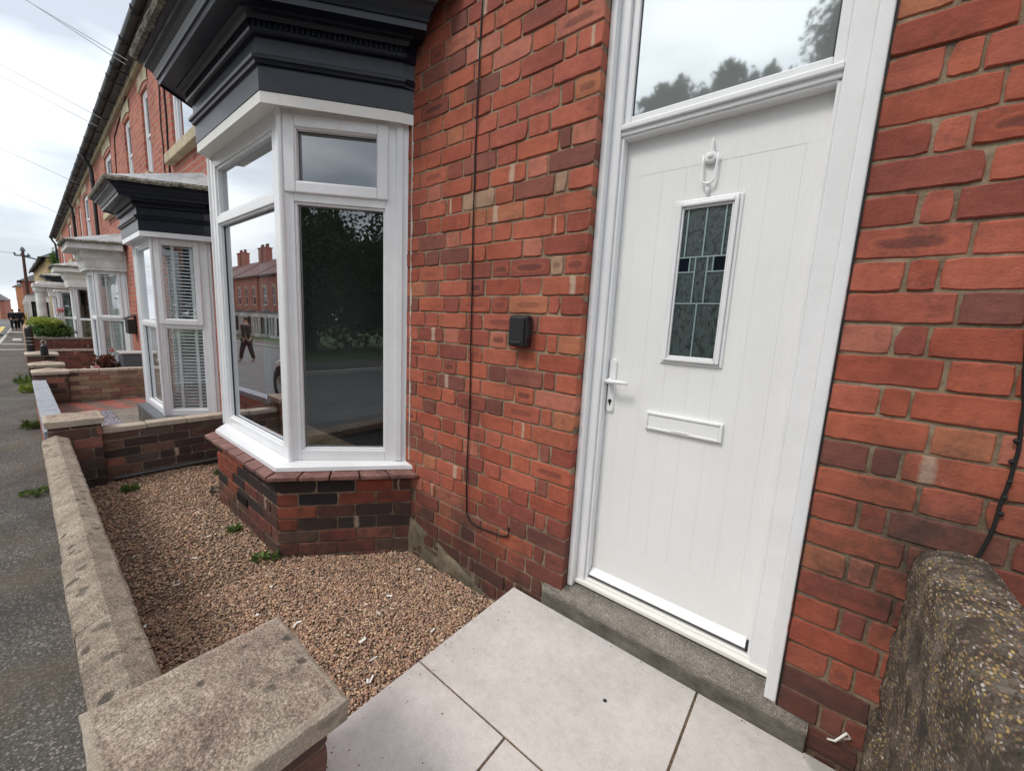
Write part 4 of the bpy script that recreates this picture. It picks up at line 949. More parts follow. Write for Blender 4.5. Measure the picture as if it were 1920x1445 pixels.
wire('grey_pipe', [(-4.642, -1.12, .03), (-4.64, -.6, .035), (-4.63, -.1, .04)], .012, 'thin black pipe lying along the foot of the dark dividing wall', 'greyp', 'pipe')

# ================================================================== gravel
b = MB(); nx, ny = 60, 24; v = []
def gz(x, y): return .0+.014*noise.noise(Vector((x*1.7, y*1.7, 0)))+.006*noise.noise(Vector((x*6, y*6, 2)))-.028*max(0, min(1, (y+.75)/.7))*(1 if x < -1.6 else .25)
for i in range(nx+1):
    for k in range(ny+1): x = -4.66+3.62*i/nx; y = -1.375+1.39*k/ny; v.append((x, y, gz(x, y)-.006))
b.add(v, [(i*(ny+1)+k, (i+1)*(ny+1)+k, (i+1)*(ny+1)+k+1, i*(ny+1)+k+1) for i in range(nx) for k in range(ny)]); structure('gravel_bed', b, 'bed', smooth=True)
def gravel():
    import array
    phi = (1+5**.5)/2
    bv = [Vector(p).normalized() for p in [(-1, phi, 0), (1, phi, 0), (-1, -phi, 0), (1, -phi, 0), (0, -1, phi), (0, 1, phi), (0, -1, -phi), (0, 1, -phi), (phi, 0, -1), (phi, 0, 1), (-phi, 0, -1), (-phi, 0, 1)]]
    bf = [(0, 11, 5), (0, 5, 1), (0, 1, 7), (0, 7, 10), (0, 10, 11), (1, 5, 9), (5, 11, 4), (11, 10, 2), (10, 7, 6), (7, 1, 8), (3, 9, 4), (3, 4, 2), (3, 2, 6), (3, 6, 8), (3, 8, 9), (4, 9, 5), (2, 4, 11), (6, 2, 10), (8, 6, 7), (9, 8, 1)]
    # a few ready-made pebble shapes, turned and squashed
    shapes = []
    for s_ in range(24):
        rot = Matrix.Rotation(U_(0, 6.28), 3, Vector((U_(-1, 1), U_(-1, 1), U_(-1, 1))).normalized()); sc_ = (U_(.75, 1.3), U_(.6, 1.0), U_(.4, .72))
        sh = []
        for q in bv:
            p = rot @ (q*U_(.8, 1.15)); sh.append((p.x*sc_[0], p.y*sc_[1], p.z*sc_[2]))
        shapes.append(sh)
    pal = [(.36, .21, .13), (.46, .31, .19), (.27, .15, .10), (.56, .42, .27), (.20, .13, .095), (.62, .52, .38), (.32, .25, .19), (.44, .25, .17), (.26, .20, .16), (.52, .36, .21), (.68, .60, .46), (.15, .105, .08)]
    wts = [9, 9, 8, 7, 6, 3, 6, 8, 5, 7, 1.5, 4]
    co = array.array('f'); fi = array.array('i'); cc = array.array('f'); nv = 0; bx = BAY1
    N = 62000
    for q in range(N):
        x = -4.66+3.6*rnd(); 
        if rnd() < .35: x = -2.4+1.34*rnd()
        y = -1.36+1.355*rnd()
        # keep clear of the bay base
        if y > -.625 and x < -1.93:
            if -3.67 < x < -2.45: continue
            if x >= -2.475 and y > -.62+(x+2.475)*1.19: continue
            if x <= -3.645 and y > -.62+(-3.645-x)*1.19: continue
        r_ = U_(.0030, .0080)*(1 if x > -2.6 else 1.15)
        if rnd() < .05: r_ *= 1.6
        sh = shapes[int(rnd()*24)]; a = U_(0, 6.28); ca, sa = cos(a)*r_, sin(a)*r_; z = gz(x, y)+U_(-.004, .006)
        for px_, py_, pz_ in sh:
            co.extend((x+px_*ca-py_*sa, y+px_*sa+py_*ca, z+pz_*r_))
        c = random.choices(pal, wts)[0]; w_ = U_(.8, 1.2); c = (c[0]*1.04, c[1]*.97, c[2]*.93)
        cc.extend((c[0]*w_, c[1]*w_, c[2]*w_, 1)*12)
        for t in bf: fi.extend((t[0]+nv, t[1]+nv, t[2]+nv))
        nv += 12
    me = bpy.data.meshes.new('gravel'); nf = len(fi)//3
    me.vertices.add(nv); me.vertices.foreach_set('co', co); me.loops.add(nf*3); me.loops.foreach_set('vertex_index', fi)
    me.polygons.add(nf); me.polygons.foreach_set('loop_start', range(0, nf*3, 3)); me.polygons.foreach_set('loop_total', [3]*nf)
    ca_ = me.color_attributes.new('Col', 'FLOAT_COLOR', 'POINT'); ca_.data.foreach_set('color', cc)
    me.update(); me.validate(); me.materials.append(MAT['pebbles']); o = bpy.data.objects.new('gravel', me); COL.objects.link(o)
    tag(o, 'brown and buff gravel filling the small front garden below the bay', 'gravel', kind='stuff')
gravel()
grit = MB()
for k in range(70):
    x = -1.05+abs(random.gauss(0, .16)); y = U_(-1.2, -.06)
    if rnd() < .3: x, y = U_(-1.0, .25), -.03-abs(random.gauss(0, .02))
    if x > .28: continue
    r_ = U_(.0012, .0032); grit.lathe((x, y, SZ-.0005), [(r_*.7, 0), (r_, r_*.5), (r_*.4, r_*1.1)], 6)
tag(grit.build('grit', 'bed'), 'stray specks of grit on the pale slabs', 'grit', kind='stuff')
# pale flakes and twigs lying on the gravel
flk = MB()
for k in range(34):
    x = U_(-2.2, -1.1) if k < 24 else U_(-4, -2); y = U_(-1.3, -.08)
    if x < -1.9 and y > -.7: continue
    z = gz(x, y)+.009; a = U_(0, 6.3); L = U_(.008, .022); w_ = U_(.003, .009); c, s_ = cos(a), sin(a)
    flk.hexa([(x+c*p-s_*q, y+s_*p+c*q, z+h+U_(0, .004)) for h in (0, .003) for p, q in ((-L, -w_), (L, -w_*.6), (L*.8, w_), (-L*.7, w_*.8))])
tag(flk.build('wood_flakes', 'cream'), 'pale wood and paint flakes scattered over the gravel', 'debris', kind='stuff')

# ================================================================== plants
def leaf_at(b, p, size, dirv, col):
    d = Vector(dirv).normalized(); a = Vector((U_(-1, 1), U_(-1, 1), U_(-1, 1))); s_ = (a-d*a.dot(d)).normalized(); L = size*U_(.7, 1.3); w_ = L*.36
    m1 = p+d*L*.45; nrm = d.cross(s_)*L*.10
    b.add([p, m1+s_*w_, p+d*L, m1-s_*w_, m1+nrm], [(0, 4, 1), (1, 4, 2), (2, 4, 3), (3, 4, 0)], col=(col, col, col))
def foliage(b, c, rad, n, size, clumps=12, seed=0, up=.3, shell=.55):
    cs = []
    for _ in range(clumps):
        v = Vector((random.gauss(0, 1), random.gauss(0, 1), random.gauss(0, 1))).normalized()*U_(shell, 1)
        cs.append((Vector((c[0]+v.x*rad[0]*.75, c[1]+v.y*rad[1]*.75, c[2]+v.z*rad[2]*.75)), U_(.22, .45), U_(.15, .85)))
    for i in range(n):
        cc, cr_, tone = cs[i % clumps]; v = Vector((random.gauss(0, 1), random.gauss(0, 1), random.gauss(0, 1))).normalized()*rnd()**.4
        p = cc+Vector((v.x*rad[0]*cr_, v.y*rad[1]*cr_, v.z*rad[2]*cr_))
        leaf_at(b, p, size, v+Vector((U_(-.6, .6), U_(-.6, .6), up)), min(1, max(0, tone+U_(-.3, .3)+v.z*.15)))
def blob(name, loc, rad, n, size, mat, label, cat='plant', group=None, clumps=10, flat=False, stem=None):
    t = thing(name, label, cat, loc, group) if stem else None
    b = MB(); foliage(b, (loc[0], loc[1], loc[2]+rad[2]*.8), rad, n, size, clumps)
    o = b.build('foliage' if stem else name, mat, t, colors=True)
    if stem:
        s_ = MB()
        for k in range(stem): s_.tube([loc, (loc[0]+U_(-.4, .4)*rad[0], loc[1]+U_(-.4, .4)*rad[1], loc[2]+rad[2]*U_(.5, 1.2))], [.006, .003], 5)
        s_.build('stem', 'bark', t); return t
    return tag(o, label, cat, group)
gw = 'weeds along the foot of the garden walls'
def weed(x, y, r, h, label, n=70, size=.035, mat='weed', z=None, name='weed'):
    z = (G(x)+PZ) if z is None else z; b = MB(); 
    for k in range(n):
        a = U_(0, 6.28); q = rnd()**.6; p = Vector((x+cos(a)*q*r*.6, y+sin(a)*q*r*.5, z+U_(0, h*.6)*(1-q*.5))); leaf_at(b, p, size, (cos(a)*.8, sin(a)*.8, U_(.2, 1.2)), U_(0, 1))
    for k in range(n//5):
        a = U_(0, 6.28); p = Vector((x, y, z)); e_ = p+Vector((cos(a)*r*.7, sin(a)*r*.6, h*U_(.4, 1))); b.tube([p, p.lerp(e_, .5)+Vector((0, 0, h*.15)), e_], .0015, 4, col=(.4, .4, .4))
    return tag(b.build(name, mat, colors=True), label, 'weed', gw if z < .02 and y < -1.4 else 'weeds growing in the gravel')
weed(-4.9, -1.565, .14, .10, 'weed clump on the pavement beside the long coping stones', 80, .03)
weed(-7.9, -1.54, .15, .18, 'bushy green weed on the pavement beside the grey brick coping', 170, .035)
weed(-11.6, -1.53, .18, .32, 'tall yellow-green weed farthest along the garden walls', 170, .05, 'bright')
weed(-13.2, -1.55, .25, .28, 'small weed by the far flat pier cap', 90, .07)
weed(-4.35, -1.06, .10, .07, 'fern-like green weed in the gravel near the dark pier', 150, .022, z=gz(-4.35, -1.06))
weed(-4.30, -.42, .12, .05, 'low pale weed by the thin black pipe', 60, .03, z=gz(-4.3, -.42))
weed(-3.03, -.70, .06, .045, 'small round-leaved weed at the foot of the bay front', 60, .03, z=gz(-3.0, -.7))
weed(-2.52, -.70, .06, .03, 'flat dandelion-like weed at the front corner of the bay base', 30, .045, z=gz(-2.5, -.7))
weed(-2.47, -.63, .03, .07, 'tiny upright weed against the corner of the bay base', 26, .03, z=gz(-2.45, -.62))
weed(-1.33, -.90, .014, .012, 'single tiny green seedling near the stone cap', 9, .013, z=gz(-1.33, -.9))
b = MB()
for k in range(11): leaf_at(b, Vector((-3.80+U_(-.04, .04), -.62+U_(-.04, .04), gz(-3.7, -.75)+.015)), .05, (U_(-1, 1), U_(-1, 1), .4), .1)
tag(b.build('dead_leaves', 'bark', colors=True), 'small heap of dead brown leaves left of the bay base', 'dead leaves', kind='stuff')

# ================================================================== HOUSE 2 .. 6 (same terrace)
PX = [.38, -4.66, -9.65, -14.75, -19.8, -24.9, -30.0]
def roof_gutter(H, x1, x0):
    b = MB(); n = 10
    v = []
    for x in (x1, x0):
        z = EZ(x); v += [(x, .0, z-.02), (x, -.13, z+.0), (x, -.13, z+.06), (x, 4.5, z+3.2), (x, 4.5, z+3.1)]
    b.add(v, [(0, 5, 6, 1), (1, 6, 7, 2), (2, 7, 8, 3), (3, 8, 9, 4), (0, 1, 2, 3, 4), (9, 8, 7, 6, 5)]); b.build('roof', 'roof', H)
    b = MB(); r_ = .062; pts = []
    for x in (x1, x0):
        for k in range(9): a = pi*k/8; pts.append((x, -.13-r_+r_*cos(a)*1.0, EZ(x)+.03-r_*sin(a)*1.2))
    b.add(pts, [(k, 9+k, 10+k, k+1) for k in range(8)]+[(0, 8, 17, 9)])
    k = 0; x = x1-.3
    while x > x0: b.box(x-.012, x+.012, -.255, -.0, EZ(x)-.075, EZ(x)-.055); b.box(x-.02, x+.02, -.26, -.253, EZ(x)-.07, EZ(x)+.04); x -= .9
    b.build('gutter', 'gutter', H)
    b = MB(); b.add([(x1, -.001, EZ(x1)-.16), (x0, -.001, EZ(x0)-.16), (x0, -.05, EZ(x0)-.16), (x1, -.05, EZ(x1)-.16), (x1, -.001, EZ(x1)-.03), (x0, -.001, EZ(x0)-.03), (x0, -.05, EZ(x0)-.03), (x1, -.05, EZ(x1)-.03)], [(0, 1, 2, 3), (2, 3, 7, 6), (4, 5, 6, 7)])
    b.build('eaves_course', 'lintel', H)
def down_pipe(H, x, z0):
    b = MB(); b.tube([(x, -.19, EZ(x)-.02), (x, -.17, EZ(x)-.14), (x, -.09, EZ(x)-.28), (x, -.075, EZ(x)-.45), (x, -.075, z0)], .038, 10)
    z = EZ(x)-.6
    while z > z0: b.lathe((x, -.075, z), [(.046, -.03), (.046, .03)], 10); z -= 1.6
    b.build('downpipe', 'gutter', H, smooth=False)
roof_gutter(H1, 5.0, -4.66)
def lower_door(H, x0, x1, zg, mat='upvc', col='dark'):
    b = MB(); b.frame((x0, .09), SX, NY, 0, x1-x0, zg+.2, zg+2.75, .06, -.05, 0); b.box(x0+.06, x1-.06, .10, .14, zg+2.18, zg+2.24); f_ = b.build('door_frame', mat, H)
    b = MB(); b.box(x0+.06, x1-.06, .115, .15, zg+.22, zg+2.18)
    d_ = b.build('front_door', mat if col != 'red' else 'tile', H); b = MB(); b.box(x0+.25, x1-.25, .105, .116, zg+1.2, zg+1.9); b.build('door_window_glass', 'obglass', d_)
    b = MB(); b.quad((x0+.06, .11, zg+2.24), (x1-.06, .11, zg+2.24), (x1-.06, .11, zg+2.7), (x0+.06, .11, zg+2.7)); b.build('fanlight', 'glass', f_)
def terrace(i, bay, zb, zf, corn, fas, label, mirror, door, wins, blinds=False, base='brickbox', style='full', sillm='upvc', dark=True, hk=1.0):
    x1, x0 = PX[i], PX[i+1]; zg = G((x0+x1)/2)
    H = thing('brick_house', label, 'house', ((x0+x1)/2, 0, zg), 'red brick terraced houses')
    b = MB(); bx0, bx1 = bay.plan(0)[0][0]+.12, bay.plan(0)[3][0]-.12
    holes = [(bx0, bx1, zg+.2, zf+.2), (door[0], door[1], zg+.2, zg+2.75)]+[(w_[0], w_[1], w_[2], w_[3]) for w_ in wins]
    wall_grid(b, x0, x1, zg-.4, EZ, holes); b.build('wall', 'fbrick', H)
    for w_ in wins: sash_window(H, w_[0], w_[1], w_[2], w_[3], lintel='lintel' if w_[4] else None, sill='lintel')
    lower_door(H, door[0], door[1], zg)
    b = MB(); b.box(bx0, bx1, 1.2, 1.25, zg, zf+.2); b.quad((bx0, 0.05, zg+.25), (bx1, 0.05, zg+.25), (bx1, 1.2, zg+.25), (bx0, 1.2, zg+.25)); b.box(bx0-.03, bx0, .11, 1.2, zg, zf+.2); b.box(bx1, bx1+.03, .11, 1.2, zg, zf+.2); b.build('room_backing', 'dark' if dark else 'plaster', H)
    bay_window(H, bay, zb, zf, corn=corn, fas=fas, base=base, blinds=blinds, zg=zg-.1, style=style, sill_mat=sillm, split=.53, hk=hk)
    roof_gutter(H, x1, x0); return H
zg2 = G(-7)
H2 = terrace(1, Bay(-6.22, -7.36, .58, 53, .88), .20, 2.325, 'black', 'upvc', 'second brick house, with a charcoal bay cornice and slatted blinds next to the nearest bay', True, (-9.35, -8.45), [(-7.25, -5.75, 3.60, 5.05, False), (-9.02, -8.52, 3.60, 4.88, True)], blinds=True, base='render', sillm='greyp', hk=.999 and 1.0)
H3 = terrace(2, Bay(-12.15, -13.36, .56, 49), .12, 2.24, 'wrender', 'wrender', 'third brick house, with white bay cornice and closed pale blinds', False, (-10.75, -9.95), [(-10.62, -10.05, 3.7, 4.85, True), (-13.3, -12.3, 3.6, 4.80, True)], blinds=True, base='tile', style='simple')
H4 = terrace(3, Bay(-16.9, -18.1, .56, 49), .10, 2.0, 'cream', 'cream', 'fourth brick house, with a lower off-white bay beyond the blinds', True, (-19.4, -18.75), [(-17.9, -16.8, 3.4, 4.65, True), (-19.5, -18.9, 3.4, 4.6, True)], base='fbrick', style='simple')
H5 = terrace(4, Bay(-22.3, -23.5, .60, 52), -.05, 1.95, 'black', 'cream', 'fifth brick house, with a black bay canopy', False, (-21.0, -20.3), [(-20.9, -20.4, 3.2, 4.5, True), (-23.5, -22.4, 3.2, 4.5, True)], base='fbrick')
H6 = terrace(5, Bay(-26.9, -28.1, .56, 49), -.1, 1.8, 'wrender', 'wrender', 'last red brick house of the terrace, at its far gable end', True, (-29.6, -28.9), [(-28.0, -26.9, 3.0, 4.35, True), (-29.5, -29.0, 3.0, 4.3, True)], base='fbrick', style='simple')
b = MB(); b.quad((-30.001, 0, -.8), (-30.001, 9, -.8), (-30.001, 9, EZ(-30)+.0), (-30.001, 0, EZ(-30))); b.quad((-30.001, 0, EZ(-30)), (-30.001, 4.5, EZ(-30)+3.1), (-30.001, 9, EZ(-30)), (-30.001, 9, EZ(-30))); b.build('wall', 'fbrick_side', H6)
down_pipe(H3, -14.70, 2.0); down_pipe(H2, -9.6, 2.0) if False else None; down_pipe(H5, -20.2, 1.5); down_pipe(H6, -29.8, .5)
# chimneys
for H, x in ((H1, .3), (H2, -9.6), (H4, -19.8), (H6, -29.5)):
    b = MB(); b.box(x-.45, x+.45, 4.0, 4.7, EZ(x)+1.8, EZ(x)+4.3); b.box(x-.52, x+.52, 3.93, 4.77, EZ(x)+4.3, EZ(x)+4.42)
    c = b.build('chimney', 'fbrick', H)
    b = MB()
    for k in range(4): b.lathe((x-.33+k*.22, 4.35, EZ(x)+4.42), [(.09, 0), (.075, .3), (.09, .34)], 10)
    b.build('chimney_pot', 'tile', c)
wire('wall_cable', [(-7.72, -.01, 5.3), (-7.75, -.01, 4.4), (-7.78, -.01, 3.1)], .008, 'left one of two dark cables running down the second house between its upstairs windows', wob=.06)
wire('wall_cable', [(-7.42, -.01, 5.3), (-7.46, -.01, 4.4), (-7.5, -.01, 3.1)], .011, 'right one of two dark cables running down the second house, nearer the wide upstairs window', wob=.04)
wire('wall_cable', [(-9.9, -.01, 5.2), (-11.6, -.01, 4.85), (-11.7, -.012, 4.4), (-11.75, -.01, 3.4)], .009, 'black cable sagging under the gutter of the third house', wob=.05)

# neighbour gardens
structure('front_path', (lambda b: (b.quad((-9.5, -1.4, G(-9.5)+.0), (-8.4, -1.4, G(-8.4)+.0), (-8.4, .05, G(-8.4)+.0), (-9.5, .05, G(-9.5)+.0)), b)[1])(MB()), 'qtile')
structure('slate_bed', (lambda b: (b.quad((-8.4, -1.4, -.065), (-4.7, -1.4, -.03), (-4.7, -.75, -.03), (-8.4, -.75, -.065)), b)[1])(MB()), 'slate')
structure('garden_concrete', (lambda b: (b.quad((-8.4, -.75, -.062), (-4.7, -.75, -.027), (-4.7, .05, -.027), (-8.4, .05, -.062)), b)[1])(MB()), 'step')
structure('neighbour_garden', (lambda b: (b.quad((-30, -1.42, -.45), (-9.66, -1.42, -.12), (-9.66, .05, -.12), (-30, .05, -.45)), b)[1])(MB()), 'earth')
GW2 = thing('garden_wall', 'low front wall topped with blue-grey brick coping beyond the dark pier', 'garden wall', (-7.2, -1.4, -.1))
b = MB()
n = 58
for k in range(n):
    a = -4.92-4.55*k/n; c = -4.92-4.55*(k+1)/n+.006; z = .455-.14*(k/n); dz = U_(-.003, .003)
    b.box(c, a, -1.475, -1.335, z-.065+dz, z+dz)
b.build('wall_capping', 'greystone', GW2, bevel=.006)
b = MB(); b.hexa([(-9.5, -1.465, -.3), (-4.9, -1.465, -.3), (-4.9, -1.345, -.3), (-9.5, -1.345, -.3), (-9.5, -1.465, .253), (-4.9, -1.465, .393), (-4.9, -1.345, .393), (-9.5, -1.345, .253)]); b.build('wall_brickwork', 'fbrick', GW2)
def tan_col(z, s):
    if s < .35: return random.choice([(.13, .07, .055), (.18, .09, .07), (.10, .06, .05)])
    return random.choice([(.36, .24, .15), (.40, .28, .18), (.30, .19, .12), (.42, .30, .2), (.32, .15, .10)])
DW = divider(-9.62, -1.44, -.02, -.13, .445, tan_col, 'tan brick dividing wall between the second and third front gardens', .045, .12)
def pier(x, ya, yb, zc, label, hx=.18, mat='capstone'):
    t = thing('gate_pier', label, 'gate pier', (x, (ya+yb)/2, G(x)), 'gate piers farther down the street')
    pyramid_cap('cap_stone', x, (ya+yb)/2, hx, (yb-ya)/2, zc, .05, .045, mat, t, .005, 10)
    b = MB(); brick_box(b, x-hx+.03, x+hx-.03, ya+.03, yb-.03, G(x)-.1, zc-.05, dark_col); b.build('pier_brickwork', 'gardenbrick', t, colors=True)
    b = MB(); b.box(x-hx+.035, x+hx-.035, ya+.035, yb-.035, G(x)-.2, zc-.05); b.build('pier_mortar', 'mortar', t)
pier(-9.62, -1.475, -1.08, .447, 'gate pier with pointed stone cap at the end of the tan brick wall')
pier(-10.62, -1.49, -1.07, .46, 'gate pier with pointed stone cap just beyond the tan brick wall')
pier(-13.4, -1.51, -1.03, .42, 'broad flat-capped gate pier with a black lantern on it', .30, 'coping')
t = thing('lantern', 'small black lantern with a steel ring handle on the broad pier cap', 'lantern', (-12.95, -1.24, .46))
b = MB(); b.lathe((-12.95, -1.235, .40), [(.055, 0), (.06, .02), (.055, .20), (.035, .23), (.02, .25)], 14); b.build('body', 'plastic', t)
b = MB(); b.tube([(-12.95, -1.235+.035*cos(a), .68+.045*sin(a)) for a in [2*pi*k/12 for k in range(13)]], .008, 6); b.build('handle', 'metal', t)
divider(-14.6, -1.2, -.02, -.25, .40, redwall_col, 'low red dividing wall past the lantern pier', .04, .12, 'coping')
divider(-15.3, -1.36, -.02, -.3, .66, redwall_col, 'tall dark red planter wall under the green hedge', .05, .14, 'step')
t = thing('bollard', 'black post with thin pale rings in front of the hedge', 'bollard', (-14.6, -1.42, -.2))
b = MB(); b.lathe((-14.6, -1.40, -.25), [(.065, 0), (.065, 1.12), (.058, 1.16), (.03, 1.19)], 16); b.build('post', 'plastic', t)
b = MB()
for z in (.62, .70, .78): b.lathe((-14.6, -1.40, -.25+z+.15), [(.067, 0), (.067, .015)], 16)
b.build('reflective_band', 'metal', t)
# hedge, roses, bin, post box
t = thing('hedge_bush', 'bushy green shrub with yellow-green top on the planter wall', 'shrub', (-15.8, -1.05, .6))
b = MB(); foliage(b, (-15.8, -1.03, .80), (.62, .42, .24), 2600, .06, 30); b.build('lower_foliage', 'hedge', t, colors=True)
b = MB(); foliage(b, (-15.8, -1.1, 1.02), (.62, .36, .12), 1400, .055, 22); b.build('top_foliage', 'bright', t, colors=True)
b = MB()
for k in range(9): b.tube([(-15.8+U_(-.3, .3), -1.05+U_(-.2, .2), .5), (-15.8+U_(-.5, .5), -1.05+U_(-.3, .3), 1.0)], .01, 5)
b.build('stem', 'bark', t)
t = thing('flower', 'pink rose bloom above the hedge', 'flower', (-16.2, -.75, 1.2)); b = MB(); foliage(b, (-16.2, -.80, 1.33), (.10, .10, .06), 60, .06, 4); b.build('petals', 'pink', t, colors=True)
b = MB(); b.tube([(-16.1, -.85, .6), (-16.2, -.8, 1.3)], .008, 5); b.build('stem', 'bark', t)
blob('shrub', (-10.6, -.88, -.1), (.30, .24, .27), 900, .05, 'bright', 'yellow-green feathery shrub behind the tan brick wall', 'shrub', stem=5)
t = thing('rose_bush', 'dark red-leaved rose bush behind the tan brick wall', 'shrub', (-10.7, -.55, -.1))
b = MB(); foliage(b, (-10.7, -.52, .42), (.30, .26, .22), 620, .055, 14, shell=.3); b.build('foliage', 'rose', t, colors=True)
b = MB(); 
for p in ((-10.4, -.7, .38), (-10.5, -.45, .68), (-10.9, -.62, .30), (-10.6, -.8, .32)): foliage(b, p, (.06, .06, .05), 40, .04, 3)
b.build('blooms', 'pink', t, colors=True)
b = MB()
for k in range(10): b.tube([(-10.7, -.55, -.1), (-10.7+U_(-.25, .25), -.53+U_(-.25, .25), .5)], .006, 5)
b.build('stem', 'bark', t)
t = thing('storage_bin', 'dark grey panel-fronted storage box by the third bay', 'storage box', (-10.5, -.25, -.1))
b = MB(); b.box(-10.75, -10.3, -.36, .0, -.1, .62); b.build('body', 'greyp', t, bevel=.03, seg=3); b = MB(); b.box(-10.77, -10.28, -.38, .0, .622, .655); b.build('lid', 'conc', t, bevel=.012)
t = thing('post_box', 'black wall-mounted letter box on the brick strip beside the third bay', 'letter box', (-11.2, -.05, 1.1))
b = MB(); b.box(-11.42, -11.10, -.14, -.002, .97, 1.26); b.build('body', 'plastic', t, bevel=.015); b = MB(); b.add([(-11.44, -.17, 1.262), (-11.08, -.17, 1.262), (-11.08, 0, 1.34), (-11.44, 0, 1.34), (-11.44, -.17, 1.285), (-11.08, -.17, 1.285), (-11.08, 0, 1.36), (-11.44, 0, 1.36)], [(0, 1, 2, 3), (4, 5, 6, 7), (0, 1, 5, 4), (0, 4, 7, 3), (1, 2, 6, 5)]); b.build('lid', 'plastic', t)

# white porch with round columns past the fourth bay
t = thing('porch', 'white porch with two round columns beyond the fourth bay', 'porch', (-20.6, -.7, -.3))
b = MB(); b.box(-21.6, -19.9, -1.15, -.02, 2.0, 2.12); b.box(-21.5, -20.0, -1.05, -.02, 2.12, 2.2); b.build('canopy', 'wrender', t, bevel=.01)
for x in (-21.4, -20.1):
    b = MB(); b.lathe((x, -1.0, -.35), [(.13, 0), (.13, .1), (.10, .14), (.095, 2.15), (.12, 2.2), (.14, 2.25), (.14, 2.34)], 16); b.build('column', 'wrender', t, smooth=False)

# ================================================================== farther buildings along the street
def far_house(name, label, loc, rotz, w_, dpt, zg, h, mat, mats, roof, wins, cat='house', group=None, hip=True, bays=None, chim=True):
    global XF
    XF = Matrix.Translation(loc) @ Matrix.Rotation(rotz, 4, 'Z')
    t = thing(name, label, cat, (0, 0, 0), group)
    b = MB(); wall_grid(b, -w_, 0, zg, lambda x: h, wins); b.build('wall', mat, t)
    b = MB(); b.quad((0, 0, zg), (0, dpt, zg), (0, dpt, h), (0, 0, h)); b.quad((-w_, 0, zg), (-w_, 0, h), (-w_, dpt, h), (-w_, dpt, zg)); b.quad((0, dpt, zg), (-w_, dpt, zg), (-w_, dpt, h), (0, dpt, h)); b.build('side_wall', mats, t)
    b = MB(); r_ = 2.6; o = .25; q = 2.2 if hip else 0
    b.add([(o, -o, h), (-w_-o, -o, h), (-w_-o, dpt+o, h), (o, dpt+o, h), (-q, dpt/2, h+r_), (-w_+q, dpt/2, h+r_), (o, -o, h-.12), (-w_-o, -o, h-.12)], [(0, 1, 5, 4), (1, 2, 5), (2, 3, 4, 5), (3, 0, 4), (0, 1, 7, 6)]); b.build('roof', roof, t)
    b = MB(); b.box(-w_-o, o, -o-.1, -o, h-.12, h-.0); b.build('gutter', 'gutter', t)
    for a, c, z0, z1 in wins:
        f_ = MB(); f_.frame((a, .07), SX, NY, 0, c-a, z0, z1, .07, -.05, 0); f_.box(a, c, .03, .07, (z0+z1)/2-.03, (z0+z1)/2+.03); f = f_.build('window', 'upvc', t)
        g_ = MB(); g_.quad((a, .09, z0), (c, .09, z0), (c, .09, z1), (a, .09, z1)); g_.build('window_pane', 'carglass', f)
        l_ = MB(); l_.box(a-.1, c+.1, -.02, .05, z1+.002, z1+.22); l_.box(a-.08, c+.08, -.08, .05, z0-.1, z0-.002); l_.build('window_surround', 'lintel' if mat != 'wrender' else 'wrender', f)
    if chim:
        for cx in (-.6, -w_+.6):
            b = MB(); b.box(cx-.5, cx+.5, dpt/2-.35, dpt/2+.35, h+.8, h+r_+1.4); b.box(cx-.57, cx+.57, dpt/2-.42, dpt/2+.42, h+r_+1.4, h+r_+1.52); c = b.build('chimney', mats, t)
            b = MB()
            for k in range(4): b.lathe((cx-.36+k*.24, dpt/2, h+r_+1.5), [(.1, 0), (.08, .4), (.1, .45)], 8)
            b.build('chimney_pot', 'tile', c)
    for bx in (bays or []):
        b = MB(); b.prism([(bx-1.1, 0), (bx-.75, -1.0), (bx+.75, -1.0), (bx+1.1, 0)][::-1], zg, zg+.9); b.prism([(bx-1.15, 0), (bx-.8, -1.06), (bx+.8, -1.06), (bx+1.15, 0)][::-1], zg+2.55, zg+2.95)
        for q in ((-.75, -1.0), (.75, -1.0), (0, -1.0), (-.93, -.5), (.93, -.5), (1.05, -.08), (-1.05, -.08)): b.box(bx+q[0]-.09, bx+q[0]+.09, q[1]-.02, q[1]+.14, zg+.9, zg+2.55)
        bw = b.build('bay_window', 'wrender', t)
        b = MB(); b.prism([(bx-.98, 0), (bx-.68, -.88), (bx+.68, -.88), (bx+.98, 0)][::-1], zg+.9, zg+2.55); b.build('window_pane', 'carglass', bw)
        b = MB(); b.add([(bx-1.2, 0, zg+2.952), (bx-.84, -1.12, zg+2.952), (bx+.84, -1.12, zg+2.952), (bx+1.2, 0, zg+2.952), (bx-.7, 0, zg+3.3), (bx+.7, 0, zg+3.3)], [(0, 1, 4), (1, 2, 5, 4), (2, 3, 5)]); b.build('bay_roof', 'roof', t)
    XF = Matrix.Identity(4); return t
